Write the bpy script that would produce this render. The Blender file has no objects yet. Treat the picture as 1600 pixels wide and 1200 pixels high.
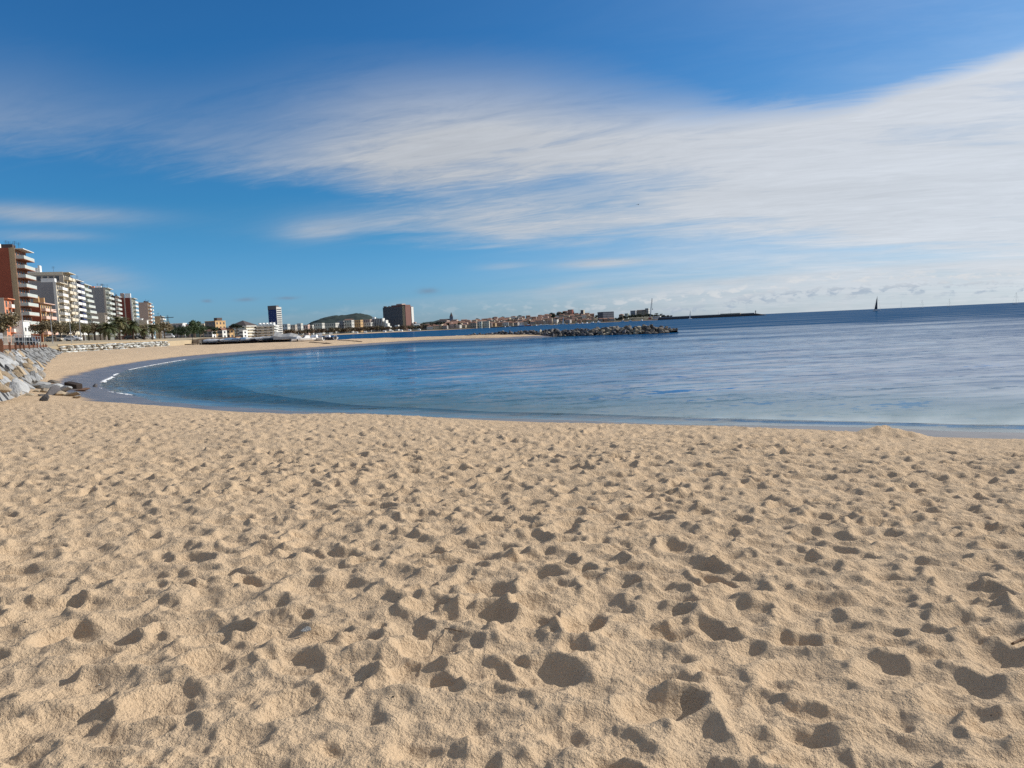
import bpy, bmesh, math, random
import numpy as np
from mathutils import Vector, Matrix

R = math.radians
rng = random.Random(11)
nrg = np.random.default_rng(5)
SC = bpy.context.scene
COL = SC.collection

# ------------------------------------------------------------------ camera, sky, sun, exposure
EYE = 3.2
FPX = 1164.0                      # focal length in pixels of the 1600 px wide photograph
PITCH, ROLL = 4.5, 2.58
SUN_AZ, SUN_EL = 72.0, 28.0       # azimuth to the right of the view, elevation
CLOUD_MAX = 0.93

cam = bpy.data.cameras.new('camera')
cam.sensor_fit = 'HORIZONTAL'
cam.sensor_width = 36.0
cam.lens = 36.0 * FPX / 1600.0
cam.clip_start, cam.clip_end = 0.05, 100000.0
cam_ob = bpy.data.objects.new('camera', cam)
COL.objects.link(cam_ob)
CR = Matrix.Rotation(R(90 - PITCH), 3, 'X') @ Matrix.Rotation(R(-ROLL), 3, 'Z')
cam_ob.matrix_world = Matrix.Translation((0, 0, EYE)) @ CR.to_4x4()
SC.camera = cam_ob

SC.view_settings.view_transform = 'Standard'
SC.view_settings.look = 'None'
SC.view_settings.exposure = 0.0
SC.view_settings.gamma = 1.0
SC.view_settings.use_curve_mapping = False
SC.render.engine = 'CYCLES'
SC.cycles.use_denoising = False
SC.cycles.max_bounces = 6
SC.cycles.transparent_max_bounces = 8
SC.cycles.caustics_reflective = False
SC.cycles.caustics_refractive = False


def ray(px, py):
    return CR @ Vector(((px - 800) / FPX, (600 - py) / FPX, -1.0))


def ground(px, py, z=0.0):
    d = ray(px, py)
    t = (z - EYE) / d.z
    return Vector((d.x * t, d.y * t, z))


def on_y(px, py, y):
    d = ray(px, py)
    t = y / d.y
    return Vector((d.x * t, y, EYE + d.z * t))


def az_el(px, py):
    d = ray(px, py).normalized()
    return math.degrees(math.atan2(d.x, d.y)), math.degrees(math.asin(d.z))


def hor_y(px):                    # pixel row of the horizon at a column
    return 508.5 - 0.0452 * (px - 800)


def at(px, y, z=0.0):             # column px at depth y, height z
    p = on_y(px, hor_y(px), y)
    return Vector((p.x - (z - EYE) * 0.0 , y, z))


class NT:
    """small wrapper to write node maths as expressions"""
    def __init__(s, tree):
        s.t = tree
    def node(s, typ, **kw):
        n = s.t.nodes.new(typ)
        for k, v in kw.items():
            setattr(n, k, v)
        return n
    def link(s, a, b):
        s.t.links.new(a, b)
    def m(s, op, a, b=None, c=None, clamp=False):
        n = s.node('ShaderNodeMath', operation=op)
        n.use_clamp = clamp
        for i, v in enumerate((a, b, c)):
            if v is None:
                continue
            if isinstance(v, V):
                s.link(v.o, n.inputs[i])
            else:
                n.inputs[i].default_value = v
        return V(s, n.outputs[0])
    def ss(s, v, lo, hi):          # smoothstep
        n = s.node('ShaderNodeMapRange', interpolation_type='SMOOTHSTEP')
        s.link(v.o, n.inputs[0])
        for i, x in ((1, lo), (2, hi)):
            if isinstance(x, V):
                s.link(x.o, n.inputs[i])
            else:
                n.inputs[i].default_value = x
        return V(s, n.outputs[0])
    def curve(s, v, pts, lo, hi, ylo, yhi):
        n = s.node('ShaderNodeFloatCurve')
        c = n.mapping.curves[0]
        q = [((x - lo) / (hi - lo), (y - ylo) / (yhi - ylo)) for x, y in pts]
        c.points[0].location = q[0]
        c.points[1].location = q[-1]
        for x, y in q[1:-1]:
            c.points.new(x, y)
        n.mapping.use_clip = False
        n.mapping.update()
        s.link(((v - lo) * (1.0 / (hi - lo))).o, n.inputs['Value'])
        return V(s, n.outputs[0]) * (yhi - ylo) + ylo
    def comb(s, x, y, z=0.0):
        n = s.node('ShaderNodeCombineXYZ')
        for i, v in enumerate((x, y, z)):
            if isinstance(v, V):
                s.link(v.o, n.inputs[i])
            else:
                n.inputs[i].default_value = v
        return n.outputs[0]
    def noise(s, vec, scale, detail=4.0, rough=0.5, dist=0.0, lac=2.0):
        n = s.node('ShaderNodeTexNoise')
        if vec is not None:
            s.link(vec, n.inputs['Vector'])
        n.inputs['Scale'].default_value = scale
        n.inputs['Detail'].default_value = detail
        n.inputs['Roughness'].default_value = rough
        n.inputs['Distortion'].default_value = dist
        n.inputs['Lacunarity'].default_value = lac
        return V(s, n.outputs['Fac'])
    def mixc(s, f, a, b, mode='MIX'):
        n = s.node('ShaderNodeMix', data_type='RGBA', blend_type=mode)
        for k, v in ((0, f), (6, a), (7, b)):
            if isinstance(v, V):
                s.link(v.o, n.inputs[k])
            elif isinstance(v, bpy.types.NodeSocket):
                s.link(v, n.inputs[k])
            elif isinstance(v, (int, float)):
                n.inputs[k].default_value = v
            else:
                n.inputs[k].default_value = (*v, 1.0)
        return n.outputs[2]


class V:
    def __init__(s, nt, o):
        s.nt, s.o = nt, o
    def __add__(s, b): return s.nt.m('ADD', s, b)
    __radd__ = __add__
    def __sub__(s, b): return s.nt.m('SUBTRACT', s, b)
    def __rsub__(s, b): return s.nt.m('SUBTRACT', b, s)
    def __mul__(s, b): return s.nt.m('MULTIPLY', s, b)
    __rmul__ = __mul__
    def __truediv__(s, b): return s.nt.m('DIVIDE', s, b)
    def __pow__(s, b): return s.nt.m('POWER', s, b)


def build_sky():
    w = bpy.data.worlds.new('World')
    SC.world = w
    w.use_nodes = True
    t = w.node_tree
    t.nodes.clear()
    n = NT(t)
    out = n.node('ShaderNodeOutputWorld')
    bg = n.node('ShaderNodeBackground')
    n.link(bg.outputs[0], out.inputs[0])
    sky = n.node('ShaderNodeTexSky', sky_type='NISHITA')
    sky.sun_disc = False
    sky.sun_elevation = R(SUN_EL)
    sky.sun_rotation = R(SUN_AZ)
    sky.air_density = 1.0
    sky.dust_density = 0.6
    sky.ozone_density = 3.0
    tc = n.node('ShaderNodeTexCoord')
    sep = n.node('ShaderNodeSeparateXYZ')
    n.link(tc.outputs['Generated'], sep.inputs[0])
    x, y, z = (V(n, sep.outputs[i]) for i in range(3))
    az = n.m('ARCTAN2', x, y) * (180 / math.pi)
    el = n.m('ARCSINE', z) * (180 / math.pi)
    # cloud-plane coordinates (streets of cloud converge towards the horizon)
    zz = n.m('MAXIMUM', z, 0.0) + 0.12
    qx, qy = x / zz, y / zz
    ca, sa = math.cos(R(-16)), math.sin(R(-16))
    ux, uy = qx * ca + qy * sa, qy * ca - qx * sa
    wisp = n.noise(n.comb(ux * 0.55, uy * 1.5), 1.6, 9, 0.62, 0.6)
    broad = n.noise(n.comb(ux * 0.5 + 3.7, uy * 1.0), 0.9, 4, 0.5, 0.3)
    fine = n.noise(n.comb(ux * 0.8 + 9.1, uy * 2.6), 5.0, 8, 0.66, 0.8)
    fib = n.noise(n.comb(ux * 0.9 + uy * 0.5 + 4.0, uy * 3.0), 3.0, 10, 0.66, 1.8)
    puff = n.noise(n.comb(az * 0.30, el * 0.75), 1.7, 7, 0.58, 0.2)
    warp = (broad - 0.5) * 9.0 + (wisp - 0.5) * 5.0
    elw = el + warp * 0.55

    def edge(pix, left, right):
        pts = [az_el(*p) for p in pix]
        pts = sorted(pts)
        return [(-180, left), (pts[0][0] - 25, left)] + pts + [(pts[-1][0] + 30, right), (180, right)]
    up = n.curve(az, edge([(0, 95), (250, 150), (500, 130), (750, 120), (900, 130), (1050, 150), (1200, 160), (1320, 150), (1430, 115), (1600, 60)], 12, 34), -180, 180, -10, 60)
    lo = n.curve(az, edge([(0, 225), (250, 250), (450, 285), (650, 310), (800, 312), (900, 300), (1000, 315), (1150, 345), (1300, 360), (1450, 400), (1600, 420)], 8, 2), -180, 180, -10, 60)
    den = n.curve(az, [(-180, .6), (-70, .45), (-35, .34), (-22, .38), (-12, .70), (-3, .95), (8, .95), (20, 1.0), (34, 1.1), (80, 1.05), (130, .8), (180, .6)], -180, 180, 0, 1.5)  # band kept dense behind the camera to whiten the light in shade
    kw = n.curve(az, [(-180, 1.0), (-40, 1.1), (0, 1.0), (14, .65), (26, .32), (50, .4), (180, 1.0)], -180, 180, 0, 1.5)
    elw = elw + (fib - 0.5) * 2.0
    band = n.ss(elw, lo - 1.2, lo + 2.0) * (1.0 - n.ss(elw, up - 4.6 * kw, up + 2.6 * kw))
    tex = 0.84 + (wisp - 0.5) * 1.7 + (broad - 0.5) * 1.9 + (fib - 0.5) * 0.8
    main = band * den * n.m('MAXIMUM', tex, 0.0)
    # second, lower sheet
    up2 = n.curve(az, edge([(430, 345), (600, 335), (750, 318), (900, 305), (1100, 300), (1300, 290), (1600, 270)], 9, 14), -180, 180, -10, 60)
    lo2 = n.curve(az, edge([(430, 372), (600, 378), (850, 386), (1000, 378), (1200, 358), (1350, 352), (1600, 345)], 7, 9), -180, 180, -10, 60)
    den2 = n.curve(az, [(-180, .1), (-30, 0.0), (-19, .06), (-12, .42), (-6, .75), (5, .9), (40, .9), (100, .6), (180, .1)], -180, 180, 0, 1.5)
    el2 = el + ((wisp - 0.5) * 3.0 + (broad - 0.5) * 2.0)
    sheet = n.ss(el2, lo2 - 0.5, lo2 + 1.4) * (1.0 - n.ss(el2, up2 - 1.0, up2 + 1.5)) * den2 * n.m('MAXIMUM', 0.75 + (wisp - 0.5) * 1.6 + (fib - 0.5) * 1.0, 0.0)
    # hazy veil to the right of the bay, down to the horizon
    veil_top = n.curve(az, edge([(800, 455), (950, 452), (1050, 443), (1200, 430), (1400, 416), (1600, 402)], 1.0, 3.6), -180, 180, -10, 60)
    veil_den = n.curve(az, [(-180, .2), (-25, .12), (-8, .2), (4, .4), (12, .75), (25, .85), (60, .85), (110, .5), (180, .2)], -180, 180, 0, 1.5)
    el3 = el + (wisp - 0.5) * 0.8 + (puff - 0.5) * 0.5
    veil = (1.0 - n.ss(el3, veil_top - 0.25, veil_top + 0.3)) * veil_den * (0.7 + (puff - 0.5) * 0.9)
    thin_den = n.curve(az, [(-180, .1), (-10, .0), (0, .1), (8, .35), (16, .6), (35, .85), (80, .7), (180, .1)], -180, 180, 0, 1.5)
    thin = n.ss(el, -1.0, 2.0) * (1.0 - n.ss(elw, 9.0, 16.0)) * thin_den * (0.8 + (wisp - 0.5) * 1.2)
    # single streaks
    tot = 1.0 - (1.0 - n.m('MINIMUM', main, 1.0)) * (1.0 - n.m('MINIMUM', sheet, 1.0))
    high = n.curve(az, [(-180, .10), (-60, .08), (-35, .02), (-5, .02), (12, .08), (30, .22), (60, .34), (100, .28), (180, .10)], -180, 180, 0, 1.5) * (0.7 + (wisp - 0.5) * 1.6 + (broad - 0.5))
    # unseen cirrus added overhead, above the frame, to whiten and warm the shade
    fill_cirrus = n.ss(el + warp * 0.6, 27.0, 40.0) * n.m('MAXIMUM', 0.42 + (broad - 0.5) * 2.0 + (wisp - 0.5) * 1.4, 0.0)
    for v in (veil, thin, high, fill_cirrus):
        tot = 1.0 - (1.0 - tot) * (1.0 - n.m('MINIMUM', n.m('MAXIMUM', v, 0.0), 1.0))
    for (px, py, wx, wy, d, sl) in ((60, 334, 5.5, .55, .55, 0), (70, 368, 3.0, .35, .35, 0), (150, 436, 2.6, .8, .42, -.12),
                                    (945, 411, 3.3, .28, .75, .0), (500, 358, 2.8, .8, .5, .05), (790, 416, 2.0, .25, .3, 0), (890, 447, 2.4, .35, .45, .1)):
        a0, e0 = az_el(px, py)
        da = (az - a0) * (1 / wx)
        de = (el - e0 - (az - a0) * sl + (wisp - 0.5) * 1.6 * wy) * (1 / wy)
        g = n.m('EXPONENT', (da * da + de * de) * -1.0) * d * (0.5 + 1.0 * fine)
        tot = 1.0 - (1.0 - tot) * (1.0 - n.m('MINIMUM', g, 1.0))
    tot = n.m('MINIMUM', tot, CLOUD_MAX)
    # cumulus line above the sea horizon: bright heads, blue-grey feet
    cd = n.curve(az, [(-180, .1), (-30, .0), (-6, .12), (6, .35), (14, .7), (34, .9), (70, .6), (180, .1)], -180, 180, 0, 1.5)
    ce = n.curve(az, edge([(700, 490), (900, 487), (1100, 472), (1250, 450), (1420, 442), (1600, 440)], 1.2, 2.0), -180, 180, -10, 60)
    shape = n.m('EXPONENT', ((el - ce) * (el - ce)) * -2.2)
    puff2 = n.noise(n.comb(az * 1.0, el * 2.4), 1.0, 7, 0.6, 0.3)
    cum = n.ss(puff2 * 0.9 + puff * 0.35, 0.62, 0.74) * n.m('MINIMUM', shape * 1.8, 1.0) * n.m('MINIMUM', cd * 1.3, 1.0)
    foot = 1.0 - n.ss(el + (puff2 - 0.5) * 1.6, ce - 0.5, ce + 0.6)
    # tint of clear sky
    hs = n.node('ShaderNodeHueSaturation')
    hs.inputs['Saturation'].default_value = 1.08
    hs.inputs['Value'].default_value = 1.0
    n.link(sky.outputs[0], hs.inputs['Color'])
    tint = n.mixc(n.ss(el, 0.0, 9.5), (0.46, 0.83, 1.44), n.mixc(n.ss(el, 9.0, 22.0), (0.24, 0.74, 1.06), (0.235, 0.755, 1.11)))
    skyc = n.mixc(1.0, hs.outputs[0], tint, 'MULTIPLY')
    glow = n.curve(az, [(-180, .80), (-40, .70), (0, .80), (20, .95), (38, 1.02), (80, 1.1), (120, .95), (180, .80)], -180, 180, 0, 1.5)
    cl = n.node('ShaderNodeCombineColor')
    cb = glow * (0.95 + (wisp - 0.5) * 0.3 + (fib - 0.5) * 0.3) * 7.6
    n.link((cb * 0.92).o, cl.inputs[0])
    n.link((cb * 0.96).o, cl.inputs[1])
    n.link((cb * 1.02).o, cl.inputs[2])
    c1 = n.mixc(tot, skyc, cl.outputs[0])
    cc = n.mixc(foot, (7.0, 7.2, 7.4), (3.4, 4.3, 5.4))
    c2 = n.mixc(n.m('MULTIPLY', cum, 0.8), c1, cc)
    # small grey scraps drifting over the town
    for (px, py, wx, wy) in ((325, 470, .35, .12), (385, 468, .6, .13), (448, 466, .7, .12), (668, 455, .7, .22)):
        a0, e0 = az_el(px, py)
        da = (az - a0 + (puff - 0.5) * .8) * (1 / wx)
        de = (el - e0 + (puff - 0.5) * 0.3) * (1 / wy)
        g = n.m('EXPONENT', (da * da + de * de) * -1.0) * 0.6
        c2 = n.mixc(g, c2, (1.9, 2.6, 3.6))
    n.link(c2, bg.inputs[0])
    bg.inputs[1].default_value = 0.1


build_sky()
sd = Vector((math.sin(R(SUN_AZ)) * math.cos(R(SUN_EL)), math.cos(R(SUN_AZ)) * math.cos(R(SUN_EL)), math.sin(R(SUN_EL))))
sl = bpy.data.lights.new('sun', 'SUN')
sl.energy = 5.0
sl.angle = R(0.53)
sl.color = (1.0, 0.965, 0.90)
so = bpy.data.objects.new('sun', sl)
COL.objects.link(so)
so.rotation_euler = sd.to_track_quat('Z', 'Y').to_euler()

# ------------------------------------------------------------------ object helpers


def thing(name, label, cat, loc=(0, 0, 0), rz=0.0, group=None):
    o = bpy.data.objects.new(name, None)
    o.empty_display_size = 0.3
    COL.objects.link(o)
    o.location = loc
    o.rotation_euler = (0, 0, rz)
    return tag(o, label, cat, group)


def tag(o, label=None, cat=None, group=None, kind=None):
    if label: o['label'] = label
    if cat: o['category'] = cat
    if group: o['group'] = group
    if kind: o['kind'] = kind
    return o


def put(name, mesh, parent=None, loc=(0, 0, 0), rot=(0, 0, 0), sc=(1, 1, 1)):
    o = bpy.data.objects.new(name, mesh)
    COL.objects.link(o)
    o.parent = parent
    o.location = loc
    o.rotation_euler = rot
    o.scale = sc if not isinstance(sc, (int, float)) else (sc, sc, sc)
    return o


def copy_tree(o, parent=None):
    c = o.copy()
    COL.objects.link(c)
    c.parent = parent
    for ch in o.children:
        copy_tree(ch, c)
    return c


class MB:
    """collects shapes into one mesh"""
    def __init__(s):
        s.v, s.f = [], []
    def add(s, vs, fs):
        b = len(s.v)
        s.v += [tuple(p) for p in vs]
        s.f += [tuple(i + b for i in f) for f in fs]
        return s
    def box(s, x0, x1, y0, y1, z0, z1):
        return s.add([(x0, y0, z0), (x1, y0, z0), (x1, y1, z0), (x0, y1, z0), (x0, y0, z1), (x1, y0, z1), (x1, y1, z1), (x0, y1, z1)],
                     [(0, 3, 2, 1), (4, 5, 6, 7), (0, 1, 5, 4), (1, 2, 6, 5), (2, 3, 7, 6), (3, 0, 4, 7)])
    def tube(s, a, b, r0, r1=None, n=8, caps=True):
        a, b = Vector(a), Vector(b)
        r1 = r0 if r1 is None else r1
        d = (b - a).normalized()
        u = d.orthogonal().normalized()
        w = d.cross(u)
        vs = []
        for p, r in ((a, r0), (b, r1)):
            for k in range(n):
                t = 2 * math.pi * k / n
                vs.append(p + (u * math.cos(t) + w * math.sin(t)) * r)
        fs = [(k, (k + 1) % n, n + (k + 1) % n, n + k) for k in range(n)]
        if caps:
            fs += [tuple(range(n - 1, -1, -1)), tuple(range(n, 2 * n))]
        return s.add(vs, fs)
    def gable(s, x0, x1, y0, y1, z, h, o=0.3, axis='y', t=0.18):
        """a pitched roof with thickness, ridge along axis"""
        x0, x1, y0, y1 = x0 - o, x1 + o, y0 - o, y1 + o
        if axis == 'y':
            xm = (x0 + x1) / 2
            pr = [(x0, z), (xm, z + h), (x1, z), (x1, z + t), (xm, z + h + t), (x0, z + t)]
            vs = [(p, y0, q) for p, q in pr] + [(p, y1, q) for p, q in pr]
        else:
            ym = (y0 + y1) / 2
            pr = [(y0, z), (ym, z + h), (y1, z), (y1, z + t), (ym, z + h + t), (y0, z + t)]
            vs = [(x1, p, q) for p, q in pr] + [(x0, p, q) for p, q in pr]
        fs = [(0, 1, 4, 5), (1, 2, 3, 4), (11, 10, 7, 6), (10, 9, 8, 7)] + [(i, 6 + i, 6 + (i + 1) % 6, (i + 1) % 6) for i in range(6)]
        # closing gable walls
        s.add(vs, fs)
        return s
    def hip(s, x0, x1, y0, y1, z, h, o=0.4):
        x0, x1, y0, y1 = x0 - o, x1 + o, y0 - o, y1 + o
        lx, ly = x1 - x0, y1 - y0
        if lx > ly:
            r = [(x0 + ly / 2, (y0 + y1) / 2), (x1 - ly / 2, (y0 + y1) / 2)]
            fs = [(0, 1, 5, 4), (1, 2, 5), (2, 3, 4, 5), (3, 0, 4)]
        else:
            r = [((x0 + x1) / 2, y0 + lx / 2), ((x0 + x1) / 2, y1 - lx / 2)]
            fs = [(0, 1, 4), (1, 2, 5, 4), (2, 3, 5), (3, 0, 4, 5)]
        return s.add([(x0, y0, z), (x1, y0, z), (x1, y1, z), (x0, y1, z), (*r[0], z + h), (*r[1], z + h)], fs + [(3, 2, 1, 0)])
    def mesh(s, name, mat, smooth=False):
        me = bpy.data.meshes.new(name)
        me.from_pydata(s.v, [], s.f)
        me.materials.append(mat)
        if smooth:
            me.shade_smooth()
        return me
    def build(s, name, mat, parent=None, smooth=False, **kw):
        return put(name, s.mesh(name, mat, smooth), parent, **kw)


# ------------------------------------------------------------------ materials
def mat(name, col, rough=0.8, var=0.18, scale=0.6, bump=0.0, bscale=8.0, metal=0.0, rand=0.0, spec=0.3, streak=False, alt=None, altscale=0.5):
    m = bpy.data.materials.new(name)
    m.use_nodes = True
    t = m.node_tree
    n = NT(t)
    p = t.nodes['Principled BSDF']
    p.inputs['Roughness'].default_value = rough
    p.inputs['Metallic'].default_value = metal
    p.inputs['Specular IOR Level'].default_value = spec
    tc = n.node('ShaderNodeTexCoord')
    vec = tc.outputs['Object']
    if streak:
        mp = n.node('ShaderNodeMapping')
        mp.inputs['Scale'].default_value = (1, 1, 0.15)
        n.link(vec, mp.inputs[0])
        vec2 = mp.outputs[0]
    else:
        vec2 = vec
    f = n.noise(vec2, scale, 5, 0.6)
    k = 1.0 + (f - 0.5) * (2 * var)
    if rand:
        oi = n.node('ShaderNodeObjectInfo')
        k = k * (1.0 + (V(n, oi.outputs['Random']) - 0.5) * (2 * rand))
    base = col
    if alt is not None:
        f2 = n.noise(vec, altscale, 3, 0.5)
        src = n.ss(f2, 0.45, 0.6)
        if rand:
            oi2 = n.node('ShaderNodeObjectInfo')
            r2 = n.m('FRACT', V(n, oi2.outputs['Random']) * 7.31)
            src = n.m('MINIMUM', n.ss(r2 + (f2 - 0.5) * 0.5, 0.5, 0.8), 1.0)
        base = n.mixc(src, col, alt)
    kk = n.node('ShaderNodeCombineColor')
    for i in range(3):
        n.link(k.o, kk.inputs[i])
    c = n.mixc(1.0, base, kk.outputs[0], 'MULTIPLY')
    n.link(c, p.inputs['Base Color'])
    if bump:
        b = n.node('ShaderNodeBump')
        b.inputs['Strength'].default_value = 1.0
        b.inputs['Distance'].default_value = bump
        n.link(n.noise(vec, bscale, 5, 0.6).o, b.inputs['Height'])
        n.link(b.outputs[0], p.inputs['Normal'])
    return m


def leaf_mat(name, col, alt):
    m = mat(name, col, 0.6, 0.35, 0.9, rand=0.25, alt=alt, altscale=0.8, spec=0.25)
    return m


MT = {}
MT['rock_grey'] = mat('rock_grey', (.33, .33, .325), .85, .4, 1.6, .08, 5, rand=.3, alt=(.36, .27, .17))
MT['rock_dark'] = mat('rock_dark', (.095, .09, .095), .85, .3, 1.0, .06, 4, rand=.45, alt=(.14, .12, .10))
MT['rock_tan'] = mat('rock_tan', (.27, .23, .17), .85, .3, 1.0, .06, 4, rand=.4, alt=(.16, .14, .12))
MT['rock_pale'] = mat('rock_pale', (.52, .52, .49), .85, .25, 1.2, .04, 5, rand=.25, alt=(.40, .38, .33))
MT['rock_core'] = mat('rock_core', (.05, .048, .05), .95, .3, 1.0, .1, 3)
MT['rock_brown'] = mat('rock_brown', (.13, .075, .05), .85, .3, 2, .04, 6)
MT['timber_dark'] = mat('timber_dark', (.045, .032, .026), .85, .3, 3, .02, 14, streak=True)
MT['timber_red'] = mat('timber_red', (.17, .075, .042), .85, .3, 2, .02, 10, rand=.3)
MT['brick'] = mat('brick', (.30, .088, .052), .9, .18, .5, .01, 20)
MT['brick_deep'] = mat('brick_deep', (.22, .06, .042), .9, .18, .5)
MT['cream'] = mat('cream', (.60, .53, .41), .8, .12, .4, streak=True)
MT['tan_strip'] = mat('tan_strip', (.44, .33, .2), .85, .15, .5)
MT['white'] = mat('white', (.64, .63, .59), .7, .1, .4, streak=True)
MT['far_white'] = mat('far_white', (.56, .54, .49), .8, .2, .3)
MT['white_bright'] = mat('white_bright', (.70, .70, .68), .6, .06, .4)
MT['pale_green'] = mat('pale_green', (.52, .55, .47), .8, .15, .4)
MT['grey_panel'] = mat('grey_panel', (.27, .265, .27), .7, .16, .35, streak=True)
MT['grey_beige'] = mat('grey_beige', (.44, .38, .32), .85, .12, .4)
MT['pink_grey'] = mat('pink_grey', (.42, .32, .27), .85, .12, .4)
MT['pink'] = mat('pink', (.66, .46, .38), .8, .12, .5)
MT['salmon'] = mat('salmon', (.66, .25, .13), .8, .12, .5)
MT['ochre'] = mat('ochre', (.52, .34, .17), .85, .2, .3)
MT['stone_wall'] = mat('stone_wall', (.36, .30, .23), .9, .25, .3)
MT['rose_wall'] = mat('rose_wall', (.42, .24, .17), .9, .2, .3)
MT['terracotta'] = mat('terracotta', (.25, .135, .095), .9, .3, .6, rand=.3)
MT['roof_dark'] = mat('roof_dark', (.09, .07, .065), .9, .3, .6)
MT['soffit'] = mat('soffit', (.34, .17, .11), .9, .15, .5)
MT['navy'] = mat('navy', (.018, .03, .12), .5, .2, .8)
MT['tower_blue'] = mat('tower_blue', (.022, .036, .14), .45, .25, .2)
MT['tower_grey'] = mat('tower_grey', (.15, .14, .14), .85, .2, .15)
MT['tower_red'] = mat('tower_red', (.18, .09, .075), .85, .2, .15)
MT['glass'] = mat('glass', (.06, .065, .075), .15, .3, 1.0, spec=.5)
MT['frame_grey'] = mat('frame_grey', (.33, .32, .30), .6, .1, 1)
MT['railing_glass'] = mat('railing_glass', (.50, .53, .49), .45, .15, .6, spec=.5)
MT['metal_dark'] = mat('metal_dark', (.06, .06, .065), .5, .2, 1, metal=.3)
MT['metal_grey'] = mat('metal_grey', (.30, .31, .32), .5, .15, 1, metal=.3)
MT['metal_blue'] = mat('metal_blue', (.16, .22, .28), .5, .15, 1)
MT['car_white'] = mat('car_white', (.78, .78, .78), .3, .04, 1, spec=.5)
MT['car_dark'] = mat('car_dark', (.03, .032, .036), .3, .1, 1, spec=.5)
MT['car_beige'] = mat('car_beige', (.40, .35, .28), .35, .1, 1, spec=.5)
MT['tyre'] = mat('tyre', (.02, .02, .02), .9, .2, 3)
MT['canvas_grey'] = mat('canvas_grey', (.40, .39, .37), .85, .18, .5, .03, 2)
MT['canvas_blue'] = mat('canvas_blue', (.16, .26, .38), .8, .2, .6, .03, 2)
MT['canvas_white'] = mat('canvas_white', (.74, .74, .73), .75, .08, .6, .02, 2)
MT['hull_navy'] = mat('hull_navy', (.03, .035, .07), .35, .1, .6, spec=.5)
MT['hull_white'] = mat('hull_white', (.80, .80, .80), .35, .05, .6, spec=.5)
MT['hull_blue'] = mat('hull_blue', (.05, .13, .33), .35, .1, .6)
MT['hull_red'] = mat('hull_red', (.40, .06, .04), .4, .1, .6)
MT['sail_dark'] = mat('sail_dark', (.07, .075, .09), .7, .3, .3)
MT['bark'] = mat('bark', (.10, .075, .055), .95, .3, 3, .03, 9)
MT['palm_trunk'] = mat('palm_trunk', (.085, .06, .045), .95, .35, 4, .06, 7)
MT['leaf_palm'] = leaf_mat('leaf_palm', (.085, .10, .042), (.13, .115, .05))
MT['leaf_brown'] = leaf_mat('leaf_brown', (.16, .125, .07), (.12, .115, .055))
MT['leaf_pine'] = leaf_mat('leaf_pine', (.05, .075, .032), (.032, .05, .025))
MT['leaf_dark'] = leaf_mat('leaf_dark', (.022, .034, .022), (.035, .05, .025))
MT['leaf_rust'] = leaf_mat('leaf_rust', (.13, .065, .035), (.09, .06, .035))
MT['leaf_far'] = leaf_mat('leaf_far', (.15, .105, .065), (.11, .09, .05))
MT['wood_hill'] = mat('wood_hill', (.024, .038, .031), .95, .5, .02)
MT['plain'] = mat('plain', (.12, .11, .075), .95, .3, .03)
MT['foam'] = mat('foam', (.80, .80, .80), .9, .1, 3, .02, 12)
MT['wrack'] = mat('wrack', (.07, .045, .028), .95, .4, 2, .03, 6)
MT['shell'] = mat('shell', (.72, .67, .60), .6, .15, 20, rand=.2)
MT['pebble'] = mat('pebble', (.28, .27, .27), .8, .25, 20, rand=.3, alt=(.34, .24, .15))
MT['twig'] = mat('twig', (.13, .08, .045), .9, .3, 20)
MT['asphalt'] = mat('asphalt', (.40, .32, .21), .95, .2, .1)


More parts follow.
